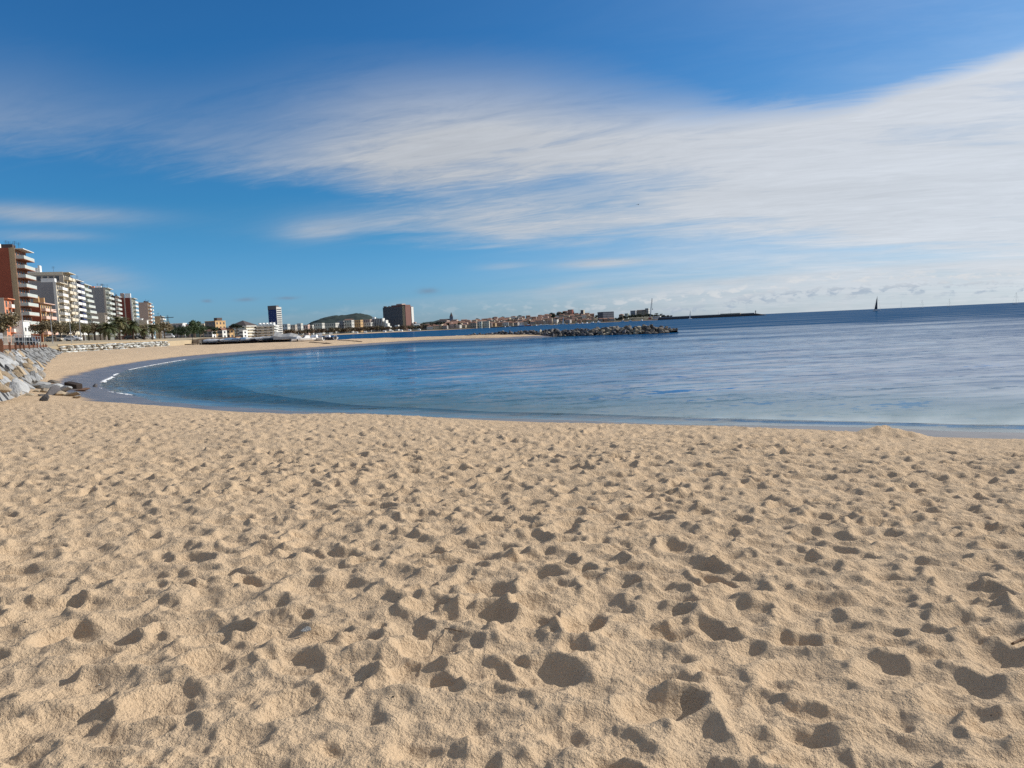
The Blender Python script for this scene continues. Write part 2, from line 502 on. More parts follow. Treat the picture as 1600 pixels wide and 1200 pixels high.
def sand_material():
    m = bpy.data.materials.new('sand')
    m.use_nodes = True
    t = m.node_tree
    n = NT(t)
    p = t.nodes['Principled BSDF']
    g = n.node('ShaderNodeNewGeometry')
    pos = g.outputs['Position']
    sep = n.node('ShaderNodeSeparateXYZ')
    n.link(pos, sep.inputs[0])
    z = V(n, sep.outputs[2])
    far = n.node('ShaderNodeAttribute', attribute_name='coarse')
    farv = V(n, far.outputs['Fac'])
    big = n.noise(pos, 0.35, 4, 0.6)
    mid = n.noise(pos, 2.2, 4, 0.6)
    grain = n.noise(pos, 320.0, 2, 0.6)
    grain2 = n.noise(pos, 95.0, 3, 0.65)
    k = 1.0 + (big - 0.5) * 0.16 + (mid - 0.5) * 0.14 + (grain - 0.5) * 0.34 + (grain2 - 0.5) * 0.34
    kk = n.node('ShaderNodeCombineColor')
    for i in range(3):
        n.link(k.o, kk.inputs[i])
    tone = n.mixc(n.ss(mid, 0.35, 0.65), (.565, .41, .262), (.535, .395, .258))
    dry = n.mixc(1.0, tone, kk.outputs[0], 'MULTIPLY')
    # dark and pale mineral specks
    sp = n.noise(pos, 210.0, 1, 0.5)
    dry = n.mixc(n.ss(sp, 0.70, 0.78) * 0.45, dry, (.20, .15, .11))
    sp2 = n.noise(pos, 170.0, 1, 0.5)
    dry = n.mixc(n.ss(sp2, 0.72, 0.8) * 0.5, dry, (.74, .65, .52))
    wob = n.noise(pos, 0.55, 4, 0.6)
    wet = 1.0 - n.ss(z + (wob - 0.5) * 0.16 + (mid - 0.5) * 0.05, 0.30, 0.45)
    damp = 1.0 - n.ss(z + (wob - 0.5) * 0.3, 0.35, 0.75)
    c = n.mixc(damp * 0.22, dry, (.36, .25, .15))
    wetc = n.mixc(n.ss(wob, 0.35, 0.65), (.125, .10, .085), (.19, .15, .125))
    c = n.mixc(wet, c, wetc)
    n.link(c, p.inputs['Base Color'])
    ro = n.node('ShaderNodeMix', data_type='FLOAT')
    n.link(wet.o, ro.inputs[0])
    ro.inputs[2].default_value = 0.95
    ro.inputs[3].default_value = 0.30
    n.link(ro.outputs[0], p.inputs['Roughness'])
    spc = wet * 0.35 + 0.12
    n.link(spc.o, p.inputs['Specular IOR Level'])
    lump = n.noise(pos, 2.6, 4, 0.55)
    h = (grain * 0.0030 + grain2 * 0.0120 + n.noise(pos, 34.0, 3, 0.6) * 0.026 + n.noise(pos, 13.0, 3, 0.6) * 0.016) * (1.0 - wet * 0.93) + lump * farv * 0.07 * (1.0 - wet)
    b = n.node('ShaderNodeBump')
    b.inputs['Strength'].default_value = 1.0
    b.inputs['Distance'].default_value = 1.0
    n.link(h.o, b.inputs['Height'])
    n.link(b.outputs[0], p.inputs['Normal'])
    return m


def water_material():
    m = bpy.data.materials.new('sea_water')
    m.use_nodes = True
    t = m.node_tree
    t.nodes.clear()
    n = NT(t)
    out = n.node('ShaderNodeOutputMaterial')
    g = n.node('ShaderNodeNewGeometry')
    pos = g.outputs['Position']
    sep = n.node('ShaderNodeSeparateXYZ')
    n.link(pos, sep.inputs[0])
    x, y = V(n, sep.outputs[0]), V(n, sep.outputs[1])
    da = n.node('ShaderNodeAttribute', attribute_name='depth')
    depth = V(n, da.outputs['Fac'])
    # ripples; calm slicks where the breeze does not reach
    st = n.comb(x * 0.016 + y * 0.004, y * 0.045 - x * 0.006)
    slick = n.ss(n.noise(st, 1.0, 4, 0.55, 0.4), 0.36, 0.62)
    open_sea = n.ss(y + (slick - 0.5) * 70.0, 75.0, 230.0)
    ruff = n.ss(depth, 0.05, 0.30) * (1.0 - n.ss(depth, 0.6, 1.3))
    gust = n.m('MINIMUM', 0.34 + slick * 0.55 + open_sea * 0.5 + ruff * 0.75, 1.3)
    sh = n.ss(depth, 0.02, 0.5)
    # wave slopes taken straight from noise, so that far water keeps its roughness
    def slope(vec, scale, detail, k):
        q = n.node('ShaderNodeTexNoise')
        n.link(vec, q.inputs['Vector'])
        q.inputs['Scale'].default_value = scale
        q.inputs['Detail'].default_value = detail
        q.inputs['Roughness'].default_value = 0.55
        sp = n.node('ShaderNodeSeparateColor')
        n.link(q.outputs['Color'], sp.inputs[0])
        return (V(n, sp.outputs[0]) - 0.5) * k, (V(n, sp.outputs[1]) - 0.5) * k
    w1 = slope(n.comb(x * 0.70, y * 1.2), 2.6, 3, 0.34)
    w2 = slope(n.comb(x * 0.42 + 5.0, y * 1.1), 0.80, 4, 0.16)
    w3 = slope(n.comb(x * 0.45 + 15.0, y * 1.0), 0.16, 3, 0.10)
    patch = n.noise(n.comb(x * 0.10, y * 0.30), 1.0, 4, 0.6)
    amp = gust * (sh * 0.45 + 0.55) * (0.55 + n.ss(patch, 0.35, 0.7) * 0.9)
    nx = (w1[0] + w2[0] + w3[0]) * amp
    ny = (w1[1] + w2[1] + w3[1]) * amp
    nv = n.node('ShaderNodeVectorMath', operation='NORMALIZE')
    va = n.node('ShaderNodeVectorMath', operation='ADD')
    n.link(g.outputs['Normal'], va.inputs[0])
    n.link(n.comb(nx, ny, 0.0), va.inputs[1])
    n.link(va.outputs[0], nv.inputs[0])
    b = nv
    tr = n.node('ShaderNodeBsdfTransparent')
    tr.inputs[0].default_value = (.86, .95, .95, 1)
    df = n.node('ShaderNodeBsdfDiffuse')
    dc = n.mixc(n.ss(depth, 0.3, 2.2), (.010, .090, .165), (.002, .062, .175))
    dc = n.mixc(open_sea, dc, (.005, .060, .150))
    n.link(dc, df.inputs[0])
    op = 1.0 - n.m('EXPONENT', n.m('MAXIMUM', depth, 0.0) * -1.5)
    mx = n.node('ShaderNodeMixShader')
    n.link(op.o, mx.inputs[0])
    n.link(tr.outputs[0], mx.inputs[1])
    n.link(df.outputs[0], mx.inputs[2])
    gl = n.node('ShaderNodeBsdfGlossy')
    gl.inputs[0].default_value = (1, 1, 1, 1)
    gl.inputs['Roughness'].default_value = 0.09
    n.link(b.outputs[0], gl.inputs['Normal'])
    fr = n.node('ShaderNodeFresnel')
    fr.inputs[0].default_value = 1.333
    n.link(b.outputs[0], fr.inputs['Normal'])
    mx2 = n.node('ShaderNodeMixShader')
    dash = n.noise(n.comb(x * 0.32 + 2.0, y * 0.85), 1.5, 5, 0.66, 0.4)
    dash2 = n.noise(n.comb(x * 0.20 + 7.0, y * 0.62), 0.30, 5, 0.62, 0.4)
    wv = 0.42 + n.ss(dash, 0.30, 0.62) * 0.42 + n.ss(dash2, 0.30, 0.62) * 0.24
    n.link((V(n, fr.outputs[0]) * wv * (0.78 - 0.38 * n.m('MINIMUM', gust * 0.8, 1.0) - 0.32 * open_sea - 0.07 * ruff - 0.16 * (1.0 - n.ss(depth, 0.1, 0.9)))).o, mx2.inputs[0])
    n.link(mx.outputs[0], mx2.inputs[1])
    n.link(gl.outputs[0], mx2.inputs[2])
    n.link(mx2.outputs[0], out.inputs[0])
    return m


MT['sand'] = sand_material()
MT['water'] = water_material()

# ------------------------------------------------------------------ shoreline and beach height field


def catmull(pts, n=8):
    P = [np.array(p[:2], float) for p in pts]
    P = [2 * P[0] - P[1]] + P + [2 * P[-1] - P[-2]]
    out = []
    for i in range(1, len(P) - 2):
        a, b, c, d = P[i - 1:i + 3]
        for k in range(n):
            t = k / n
            out.append(0.5 * (2 * b + (c - a) * t + (2 * a - 5 * b + 4 * c - d) * t * t + (3 * b - a - 3 * c + d) * t ** 3))
    out.append(P[-2])
    return np.array(out)


near_pix = [(1600, 675), (1450, 671), (1300, 667.5), (1150, 664), (1000, 659), (850, 655), (700, 650), (600, 646), (500, 642), (400, 637), (320, 632),
            (250, 626), (200, 619), (170, 610), (160, 602), (165, 594), (182, 585), (205, 577), (250, 568), (300, 560.5), (400, 551), (480, 546.3),
            (560, 540.5), (650, 534.5), (750, 531.6), (815, 528.6), (848, 527.2)]
shore_near = [(150, -26), (60, 1), (30, 11.5)] + [tuple(ground(a, b)[:2]) for a, b in near_pix]
tip = shore_near[-1]
shore_back = [(tip[0] + 4, tip[1] + 6), (tip[0], tip[1] + 15), (-8, 212), (-28, 222), (-50, 235), (-72, 262), (-92, 310)]
SH = catmull(shore_near + shore_back, 6)
POLY = np.vstack([SH, [(-400, 420), (-600, 0), (-300, -300), (150, -300)]])
XG = np.arange(-330, 261, 1.0)
YG = np.arange(-120, 351, 1.0)
gx, gy = np.meshgrid(XG, YG)


def sdf_grid():
    d2 = np.full(gx.shape, 1e12)
    for a, b in zip(SH[:-1], SH[1:]):
        e = b - a
        L = max(e @ e, 1e-9)
        t = np.clip(((gx - a[0]) * e[0] + (gy - a[1]) * e[1]) / L, 0, 1)
        d2 = np.minimum(d2, (gx - a[0] - t * e[0]) ** 2 + (gy - a[1] - t * e[1]) ** 2)
    ins = np.zeros(gx.shape, bool)
    n = len(POLY)
    for i in range(n):
        (x0, y0), (x1, y1) = POLY[i], POLY[(i + 1) % n]
        if y0 == y1:
            continue
        c = ((y0 > gy) != (y1 > gy)) & (gx < (x1 - x0) * (gy - y0) / (y1 - y0) + x0)
        ins ^= c
    return np.where(ins, 1, -1) * np.sqrt(d2)


SDF = sdf_grid()


def bilin(grid, x, y, x0, y0, st):
    u = np.clip((x - x0) / st, 0, grid.shape[1] - 1.001)
    v = np.clip((y - y0) / st, 0, grid.shape[0] - 1.001)
    i, j = u.astype(np.int32), v.astype(np.int32)
    fu, fv = u - i, v - j
    return (grid[j, i] * (1 - fu) + grid[j, i + 1] * fu) * (1 - fv) + (grid[j + 1, i] * (1 - fu) + grid[j + 1, i + 1] * fu) * fv


def sdist(x, y):
    return bilin(SDF, x, y, XG[0], YG[0], 1.0)


def vnoise(x, y, seed=0):
    def h(i, j):
        s = np.sin(i * 127.1 + j * 311.7 + seed * 74.7) * 43758.5453
        return s - np.floor(s)
    i, j = np.floor(x), np.floor(y)
    u, v = x - i, y - j
    u, v = u * u * (3 - 2 * u), v * v * (3 - 2 * v)
    return (h(i, j) * (1 - u) + h(i + 1, j) * u) * (1 - v) + (h(i, j + 1) * (1 - u) + h(i + 1, j + 1) * u) * v - 0.5


def beach_base(x, y):
    d = sdist(x, y)
    dn = d + 0.9 * vnoise(x * .22, y * .22, 1) * np.clip(1.2 - np.abs(d) / 40, 0.2, 1)
    z = np.interp(dn, [-60, -22, -6, -2, 0, 2.6, 5, 9, 16, 24, 60, 90], [-5, -2.6, -0.75, -.2, 0, .26, .62, .92, 1.30, 1.48, 1.75, 2.0])
    return z, d


MOUND = ground(1392, 684, 0.5)


def footprints():
    """trampled dry sand: thousands of overlapping foot-wells with pushed-up rims, pressed one after the other"""
    st = 0.015
    x0, y0, nx, ny = -38.0, 0.4, 3800, 3000
    h = np.zeros((ny, nx), np.float32)
    # gentle hummocks first
    yy, xx = np.mgrid[0:ny:4, 0:nx:4].astype(np.float32)
    X, Y = xx * st + x0, yy * st + y0
    low = 0.04 * vnoise(X * .8, Y * .8, 3) + 0.034 * vnoise(X * 2.1, Y * 2.6, 4) + 0.018 * vnoise(X * 4.0, Y * 6, 7)
    h[:] = np.repeat(np.repeat(low, 4, 0), 4, 1)[:ny, :nx].astype(np.float32)
    h = blur(h, 3)
    n = 84000
    ntr = 24
    ys = y0 + (ny * st) * nrg.random(n) ** 0.8
    half = 0.80 * ys + 2.2
    xs = (nrg.random(n) * 2 - 1) * half
    ang = np.where(nrg.random(n) < 0.62, nrg.normal(R(-6), .38, n), nrg.random(n) * math.pi)
    calm = vnoise(xs * .33, ys * .33, 51) + .5 * vnoise(xs * .9, ys * .9, 52)
    skip = (calm < -.2) & (nrg.random(n) < .4) & (np.arange(n) > n * .4)
    # the last prints to be made: single walkers' trails, left and right foot in turn
    tx, ty, ta = [], [], []
    for _ in range(ntr):
        yy0 = nrg.uniform(2.0, 26)
        x_, y_ = nrg.uniform(-1, 1) * (.7 * yy0 + 1), yy0
        a_ = nrg.choice([nrg.normal(0, .35), nrg.normal(math.pi, .35), nrg.uniform(0, 6.28)])
        for s_ in range(int(nrg.uniform(8, 26))):
            a_ += nrg.normal(0, .06)
            x_ += math.cos(a_) * .66
            y_ += math.sin(a_) * .66
            sd_ = .11 if s_ % 2 else -.11
            tx.append(x_ - math.sin(a_) * sd_)
            ty.append(y_ + math.cos(a_) * sd_)
            ta.append(a_ + nrg.normal(0, .12))
    nt = len(tx)
    xs, ys, ang = np.concatenate([xs, tx]), np.concatenate([ys, ty]), np.concatenate([ang, ta])
    skip = np.concatenate([skip, np.zeros(nt, bool)])
    for k in range(n + nt):
        if skip[k]:
            continue
        cx, cy = xs[k], ys[k]
        i0, j0 = int((cx - x0) / st), int((cy - y0) / st)
        small = nrg.random() < 0.25
        a = (.055 + .135 * nrg.random() ** 1.6) * (0.65 if small else 1)
        b = a * nrg.uniform(.42, .85)
        trail = k >= n
        if trail:
            a, b, small = .15, .068, False
        w = int(a * 1.9 / st) + 1
        if i0 < w or j0 < w or i0 >= nx - w or j0 >= ny - w:
            continue
        sub = h[j0 - w:j0 + w, i0 - w:i0 + w]
        gy_, gx_ = np.mgrid[-w:w, -w:w].astype(np.float32) * st
        c, s = math.cos(ang[k]), math.sin(ang[k])
        u, v = gx_ * c + gy_ * s, gy_ * c - gx_ * s
        # uneven outline
        th = np.arctan2(v / b, u / a)
        ph = nrg.random() * 6.28
        rr = np.sqrt((u / a) ** 2 + (v / b) ** 2) * (1 + .13 * np.sin(2 * th + ph) + .09 * np.sin(3 * th + 2 * ph) + .05 * np.sin(5 * th + ph * 3))
        depth = a * nrg.uniform(.18, .44)
        if trail:
            depth = nrg.uniform(.022, .042)
            rr = np.sqrt((u / a) ** 2 + (v / (b * (1 + .25 * u / a))) ** 2 + 1e-6)
        lvl = float(sub[w // 2:-w // 2, w // 2:-w // 2].mean())
        lvl = lvl * .75
        bowl = lvl - depth * (1 - 0.55 * np.clip(rr, 0, 1.4) ** 2)
        wt = np.clip((1.24 - rr) / .52, 0, 1)
        wt = wt * wt * (3 - 2 * wt)
        tilt = (u / a) * nrg.normal(0, .012)
        kick = 1 + .9 * np.cos(th + (0 if nrg.random() < .5 else math.pi))
        rim = a * nrg.uniform(.055, .14) * np.exp(-((rr - 1.28) / .24) ** 2) * kick
        if trail or k % 10 < 2:
            sub += (np.minimum(bowl + tilt, sub + .02) - sub) * wt + rim
        else:       # scooped hollows that meet in sharp crests
            depth = a * nrg.uniform(.14, .34)
            scoop = lvl + depth * (rr * rr - 1) + tilt
            cut = np.maximum(sub - scoop, 0)
            cut[rr > 1.75] = 0
            sub -= cut
            sub += rim * .8 + cut.sum() / cut.size * .8
        if k % 8000 == 7999 and k < n * .9:
            h = blur(h, 1)
    h = blur(h, 1)
    h += np.repeat(np.repeat((.014 * vnoise(X * 3.1 + Y * .8, Y * 7 - X, 41) + .009 * vnoise(X * 9, Y * 12, 42)), 4, 0), 4, 1)[:ny, :nx].astype(np.float32)
    yy, xx = np.mgrid[0:ny, 0:nx].astype(np.float32)
    X, Y = xx * st + x0, yy * st + y0
    clod = .014 * np.abs(vnoise(X * 10 + Y * 3, Y * 13 - X * 2, 43)) + .011 * np.abs(vnoise(X * 19 - Y * 4, Y * 22 + X * 5, 44)) + .007 * vnoise(X * 33, Y * 35, 45)
    clod *= np.clip(1.0 + 1.6 * vnoise(X * .7, Y * .7, 46), .45, 1.8)
    h += clod.astype(np.float32)
    del xx, yy, X, Y, clod
    h -= h.mean()
    return h, x0, y0, st


def blur(h, it):
    for _ in range(it):
        h = h.copy()
        h[1:-1] = .25 * h[:-2] + .5 * h[1:-1] + .25 * h[2:]
        h[:, 1:-1] = .25 * h[:, :-2] + .5 * h[:, 1:-1] + .25 * h[:, 2:]
    return h


FP, FX0, FY0, FST = footprints()


def beach_height(x, y):
    z, d = beach_base(x, y)
    inside = (x > FX0 + 1) & (x < FX0 + FP.shape[1] * FST - 1) & (y > FY0 + .05) & (y < FY0 + FP.shape[0] * FST - 1)
    amp = np.interp(z, [.20, .38, .55, .85], [0, .06, .6, 1.0])
    f = np.zeros_like(x)
    f[inside] = bilin(FP, x[inside], y[inside], FX0, FY0, FST)
    fade = np.clip((44 - np.hypot(x, y)) / 8, 0, 1)
    f = f * amp * fade
    f += (0.10 * vnoise(x * .35, y * .35, 5) + .05 * vnoise(x * .8, y * .8, 6)) * amp
    # wave-cut wrinkles and tracks on the far sand
    f += np.clip((np.hypot(x, y) - 45) / 20, 0, 1) * amp * (.10 * vnoise(x * .5 + y * .2, y * .16 - x * .1, 8))
    r = np.hypot((x - MOUND.x) / .6, (y - MOUND.y) / .42)
    f += .19 * np.exp(-r ** 2 * 1.3) * (1 + 1.1 * vnoise(x * 5, y * 5, 9))
    return z + f, d


def grid_mesh(name, X, Y, Z, mat_, keep, attrs=None, smooth=True):
    nr, nc = X.shape
    idx = np.arange(nr * nc).reshape(nr, nc)
    q = np.stack([idx[:-1, :-1], idx[:-1, 1:], idx[1:, 1:], idx[1:, :-1]], -1)[keep]
    used = np.zeros(nr * nc, bool)
    used[q.ravel()] = True
    remap = np.cumsum(used) - 1
    q = remap[q].astype(np.int32)
    co = np.stack([X, Y, Z], -1).reshape(-1, 3)[used].astype(np.float32)
    me = bpy.data.meshes.new(name)
    me.vertices.add(len(co))
    me.vertices.foreach_set('co', co.ravel())
    me.loops.add(q.size)
    me.loops.foreach_set('vertex_index', q.ravel())
    me.polygons.add(len(q))
    me.polygons.foreach_set('loop_start', np.arange(0, q.size, 4, dtype=np.int32))
    me.update(calc_edges=True)
    if smooth:
        me.shade_smooth()
    for k, a in (attrs or {}).items():
        at_ = me.attributes.new(k, 'FLOAT', 'POINT')
        at_.data.foreach_set('value', a.reshape(-1)[used].astype(np.float32))
    me.materials.append(mat_)
    return put(name, me)


def polar(rows, half, ncol, nother):
    inner = np.linspace(half, -half, ncol)             # counter-clockwise seen from above
    outer = np.linspace(-half, half - 2 * math.pi, nother)[1:]
    th = np.concatenate([inner, outer])
    r, t = np.meshgrid(rows, th, indexing='ij')
    return r * np.sin(t), r * np.cos(t), r


def steps(r0, spec):
    out = [r0]
    for to, k in spec:
        while out[-1] < to:
            out.append(out[-1] * (1 + k))
    return np.array(out)


rows = steps(1.6, [(14, .0042), (34, .0075), (60, .012), (330, .018)])
rows = np.concatenate([[.02, .35, .7, 1.0, 1.3], rows])
X, Y, r = polar(rows, R(46), 1020, 70)
Z, D = beach_height(X.ravel(), Y.ravel())
Z, D = Z.reshape(X.shape), D.reshape(X.shape)
zq = np.maximum.reduce([Z[:-1, :-1], Z[1:, :-1], Z[:-1, 1:], Z[1:, 1:]])
rq = r[:-1, :-1]
xq, yq = X[:-1, :-1], Y[:-1, :-1]
behind = (np.abs(np.arctan2(xq, yq)) > R(46.5)) & (rq > 60)
keep = (zq > -1.3) & ~behind & (xq > -200)
beach = grid_mesh('beach_sand', X, Y, Z, MT['sand'], keep, {'coarse': np.clip((r - 30) / 18, 0, 1)})
tag(beach, kind='structure')

# sea: one sheet from the wet sand to the horizon
rows = steps(11.0, [(90, .0095), (330, .013), (1200, .05), (60000, .25)])
X, Y, r = polar(rows, R(46), 620, 60)
inmap = (X > XG[0] + 2) & (X < XG[-1] - 2) & (Y > YG[0] + 2) & (Y < YG[-1] - 2)
zb, dd = beach_base(X.ravel(), Y.ravel())
zb, dd = zb.reshape(X.shape), dd.reshape(X.shape)
depth = np.where(inmap, -zb, 6.0)
Z = np.zeros_like(X)
calm = np.clip(depth / .6, 0, 1) * np.clip((260 - r) / 120, 0, 1)
for k in range(14):
    lam = nrg.uniform(1.6, 5.5)
    a = nrg.normal(0, .55)
    kx, ky = math.sin(a) * 2 * math.pi / lam, math.cos(a) * 2 * math.pi / lam
    Z += calm * .0045 * lam ** .5 * np.sin(kx * X + ky * Y + nrg.random() * 6.28)
wig = 0.9 * vnoise(X * .25, Y * .25, 21) + .3 * vnoise(X * .9, Y * .9, 22)
lap = np.clip(.75 + 1.2 * vnoise(X * .12, Y * .12, 23), 0, 1) * np.clip((90 - r) / 20, 0, 1)
for dist, hh, wd in ((.85, .045, .26), (2.4, .02, .5)):
    e = (-dd - dist + wig * .35)
    Z += np.where(inmap, lap * hh * np.exp(-(e / np.where(e > 0, wd * 1.7, wd * .55)) ** 2), 0)
dq = np.maximum.reduce([depth[:-1, :-1], depth[1:, :-1], depth[:-1, 1:], depth[1:, 1:]])
sea = grid_mesh('sea_water', X, Y, Z, MT['water'], dq > -.12, {'depth': depth})
tag(sea, kind='structure')


# ------------------------------------------------------------------ rocks
def rock_mesh(seed, mat_, flat=.6, n=15):
    q = random.Random(seed)
    bm = bmesh.new()
    for _ in range(n):
        v = Vector((q.gauss(0, 1), q.gauss(0, 1), q.gauss(0, 1))).normalized() * q.uniform(.42, .56)
        bm.verts.new((v.x * q.uniform(.9, 1.15), v.y * .85, v.z * flat))
    r = bmesh.ops.convex_hull(bm, input=bm.verts)
    bmesh.ops.delete(bm, geom=[g for g in r['geom_interior'] if isinstance(g, bmesh.types.BMVert)], context='VERTS')
    bmesh.ops.dissolve_limit(bm, angle_limit=.25, verts=bm.verts, edges=bm.edges)
    bmesh.ops.bevel(bm, geom=bm.edges, offset=.035, segments=1, affect='EDGES')
    me = bpy.data.meshes.new('rock')
    bm.to_mesh(me)
    bm.free()
    me.materials.append(mat_)
    return me


def rockset(mat_, flat=.6, k=8):
    return [rock_mesh(rng.random(), mat_, flat) for _ in range(k)]


RK = {k: rockset(MT[k], f) for k, f in (('rock_grey', .5), ('rock_dark', .7), ('rock_tan', .7), ('rock_pale', .6), ('rock_core', .7), ('rock_brown', .7))}


def join_rocks(name, places, meshes, mat_, parent):
    m = MB()
    for p, rot, sc in places:
        me = rng.choice(meshes)
        M = Matrix.LocRotScale(Vector(p), rot, Vector(sc))
        m.add([M @ v.co for v in me.vertices], [tuple(f.vertices) for f in me.polygons])
    o = m.build(name, mat_, parent)
    o['kind'] = 'stuff'
    return o


from mathutils import Euler


def erot(a=3.14, b=3.14, c=3.14):
    return Euler((rng.uniform(-a, a), rng.uniform(-b, b), rng.uniform(-c, c)))


def along(pts, step):
    """walk a polyline in equal steps: position, left normal"""
    out = []
    for a, b in zip(pts[:-1], pts[1:]):
        a, b = Vector(a), Vector(b)
        L = (b - a).to_2d().length
        k = max(1, int(L / step))
        d = (b - a).to_2d().normalized()
        for i in range(k):
            out.append((a.lerp(b, (i + rng.uniform(.2, .8)) / k), Vector((-d.y, d.x, 0)), math.atan2(d.y, d.x)))
    return out


# revetment of tilted slabs along the left edge of the beach
RB = [Vector((-16, -25, 1.45)), Vector((-18.5, 8, 1.45)), ground(0, 611, 1.4), ground(30, 603, 1.35), ground(54, 594, 1.3), ground(63, 577, 1.35), ground(74, 562, 1.45), ground(97, 551.5, 1.6)]
W1 = ground(266, 541.2, 1.6)
TOPZ = 3.25
rev = thing('rock_revetment', 'bank of tilted grey and rusty stone slabs below the promenade', 'revetment', RB[2])
core = MB()
offs = [(p, Vector((-.94, .33, 0)) if p.y < 60 else Vector((-.95, -.3, 0))) for p in RB]
for (p, nn), (q, n2) in zip(offs[:-1], offs[1:]):
    a, b = p + nn * .5, q + n2 * .5
    a1, b1 = p + nn * 2.9, q + n2 * 2.9
    core.add([(a.x, a.y, .6), (b.x, b.y, .6), (b1.x, b1.y, TOPZ - .1), (a1.x, a1.y, TOPZ - .1)], [(0, 1, 2, 3)])
core.build('core', MT['rock_grey'], rev, loc=-rev.location)
cnt, rest = 0, []
for p, nl, a in along([tuple(q) for q in RB[1:]], .85):
    nn = Vector((-.94, .33, 0)) if p.y < 60 else Vector((-.95, -.3, 0))
    d = math.hypot(p.x, p.y)
    if p.y < 14:
        continue
    rows_ = 5 if d < 62 else 3
    for k in range(rows_):
        t = (k + .35) / rows_
        q = p + nn * (.05 + 3.0 * t) + Vector((rng.uniform(-.4, .4), rng.uniform(-.4, .4), 0))
        q.z = p.z + (TOPZ - p.z - .15) * t + rng.uniform(-.10, .08) - .05
        size = rng.uniform(.55, 1.0)
        e = Euler((rng.uniform(-.35, .35), R(38) + rng.uniform(-.3, .25), math.atan2(-nn.y, -nn.x) + rng.uniform(-.5, .5)))
        sc = (size * rng.uniform(1.0, 1.5), size * rng.uniform(.6, 1.0), size * rng.uniform(.55, .85))
        if cnt < 300 and d < 130:
            put('rock', rng.choice(RK['rock_grey']), rev, q - rev.location, e, sc)
            cnt += 1
        else:
            rest.append((q - rev.location, e, sc))
join_rocks('rubble', rest, RK['rock_grey'], MT['rock_grey'], rev)

# dry white stone wall further along
ww = thing('stone_wall', 'white boulder wall holding the promenade behind the far sand', 'wall', RB[-1])
for p, nl, a in along([tuple(RB[-1]), tuple((RB[-1] + W1) / 2 + Vector((1.0, 0, 0))), tuple(W1)], 1.35):
    for k in range(3):
        q = p + Vector((-.28 * k - rng.uniform(0, .15), 0, .1 + .58 * k + rng.uniform(-.06, .06)))
        put('stone', rng.choice(RK['rock_pale']), ww, q - ww.location, Euler((rng.uniform(-.3, .3), rng.uniform(-.3, .3), rng.uniform(-3, 3))),
            (rng.uniform(1.3, 1.8), rng.uniform(1.5, 1.9), rng.uniform(1.05, 1.4)))
cw = MB()
for a, b in ((RB[-1], W1),):
    cw.add([(a.x - .1, a.y, .8), (b.x - .1, b.y, .8), (b.x - .9, b.y, 3.15), (a.x - .9, a.y, 3.15)], [(0, 1, 2, 3)])
cw.build('core', MT['rock_grey'], ww, loc=-ww.location)

# promenade ground behind the walls
edge_pts = [p + n_ * 2.8 for p, n_ in offs] + [W1 + Vector((-.8, 0, 0)), Vector((-112, 262, 0)), Vector((-128, 330, 0)), Vector((-165, 470, 0)), Vector((-200, 620, 0))]
pm = MB()
prof = [(-.02, .4), (0, TOPZ - .12), (2.5, TOPZ + .02), (9, 3.75), (24, 4.35), (60, 4.5), (330, 4.7)]
npr = len(prof)
for p in edge_pts:
    for o_, z_ in prof:
        pm.v.append((p.x - .944 * o_, p.y - .33 * o_, z_))
for i in range(len(edge_pts) - 1):
    for k in range(npr - 1):
        pm.f.append((i * npr + k, (i + 1) * npr + k, (i + 1) * npr + k + 1, i * npr + k + 1))
tag(pm.build('promenade', MT['asphalt'], None), kind='structure')


def prom_z(x, y):
    """height of the promenade ground at a point"""
    best = 1e9
    for a, b in zip(edge_pts[:-1], edge_pts[1:]):
        if min(a.y, b.y) - 12 <= y <= max(a.y, b.y) + 12:
            t = min(1, max(0, (y - a.y) / (b.y - a.y)))
            ex = a.x + (b.x - a.x) * t
            best = min(best, (ex - x))
    o_ = max(0, best)
    return float(np.interp(o_, [0, 2.5, 9, 24, 60, 330], [TOPZ - .12, TOPZ + .02, 3.75, 4.35, 4.5, 4.7]))


# ------------------------------------------------------------------ breakwater and the sand spit's rocks
BA, BB = on_y(700, 520, 218), on_y(1050, 515, 163)
bw = thing('rock_breakwater', 'long dark boulder breakwater reaching out from the sand spit', 'breakwater', (BA.x, BA.y, 0))
ax = Vector((BB.x - BA.x, BB.y - BA.y, 0))
LB = ax.length
ax.normalize()
nb = Vector((ax.y, -ax.x, 0))           # towards the camera
cb_ = MB()
N_ = 30
for i in range(N_ + 1):
    t = i / N_
    h = 1.0 * min(1, .25 + t * 5, .45 + (1 - t) * 9)
    c = ax * (LB * t)
    for o_, z_ in ((4.6, -.8), (1.6, h), (-1.6, h), (-4.6, -.8)):
        cb_.v.append((c.x + nb.x * o_, c.y + nb.y * o_, z_))
for i in range(N_):
    for k in range(3):
        cb_.f.append((i * 4 + k, (i + 1) * 4 + k, (i + 1) * 4 + k + 1, i * 4 + k + 1))
cb_.build('core', MT['rock_core'], bw)
cnt, rest = 0, []
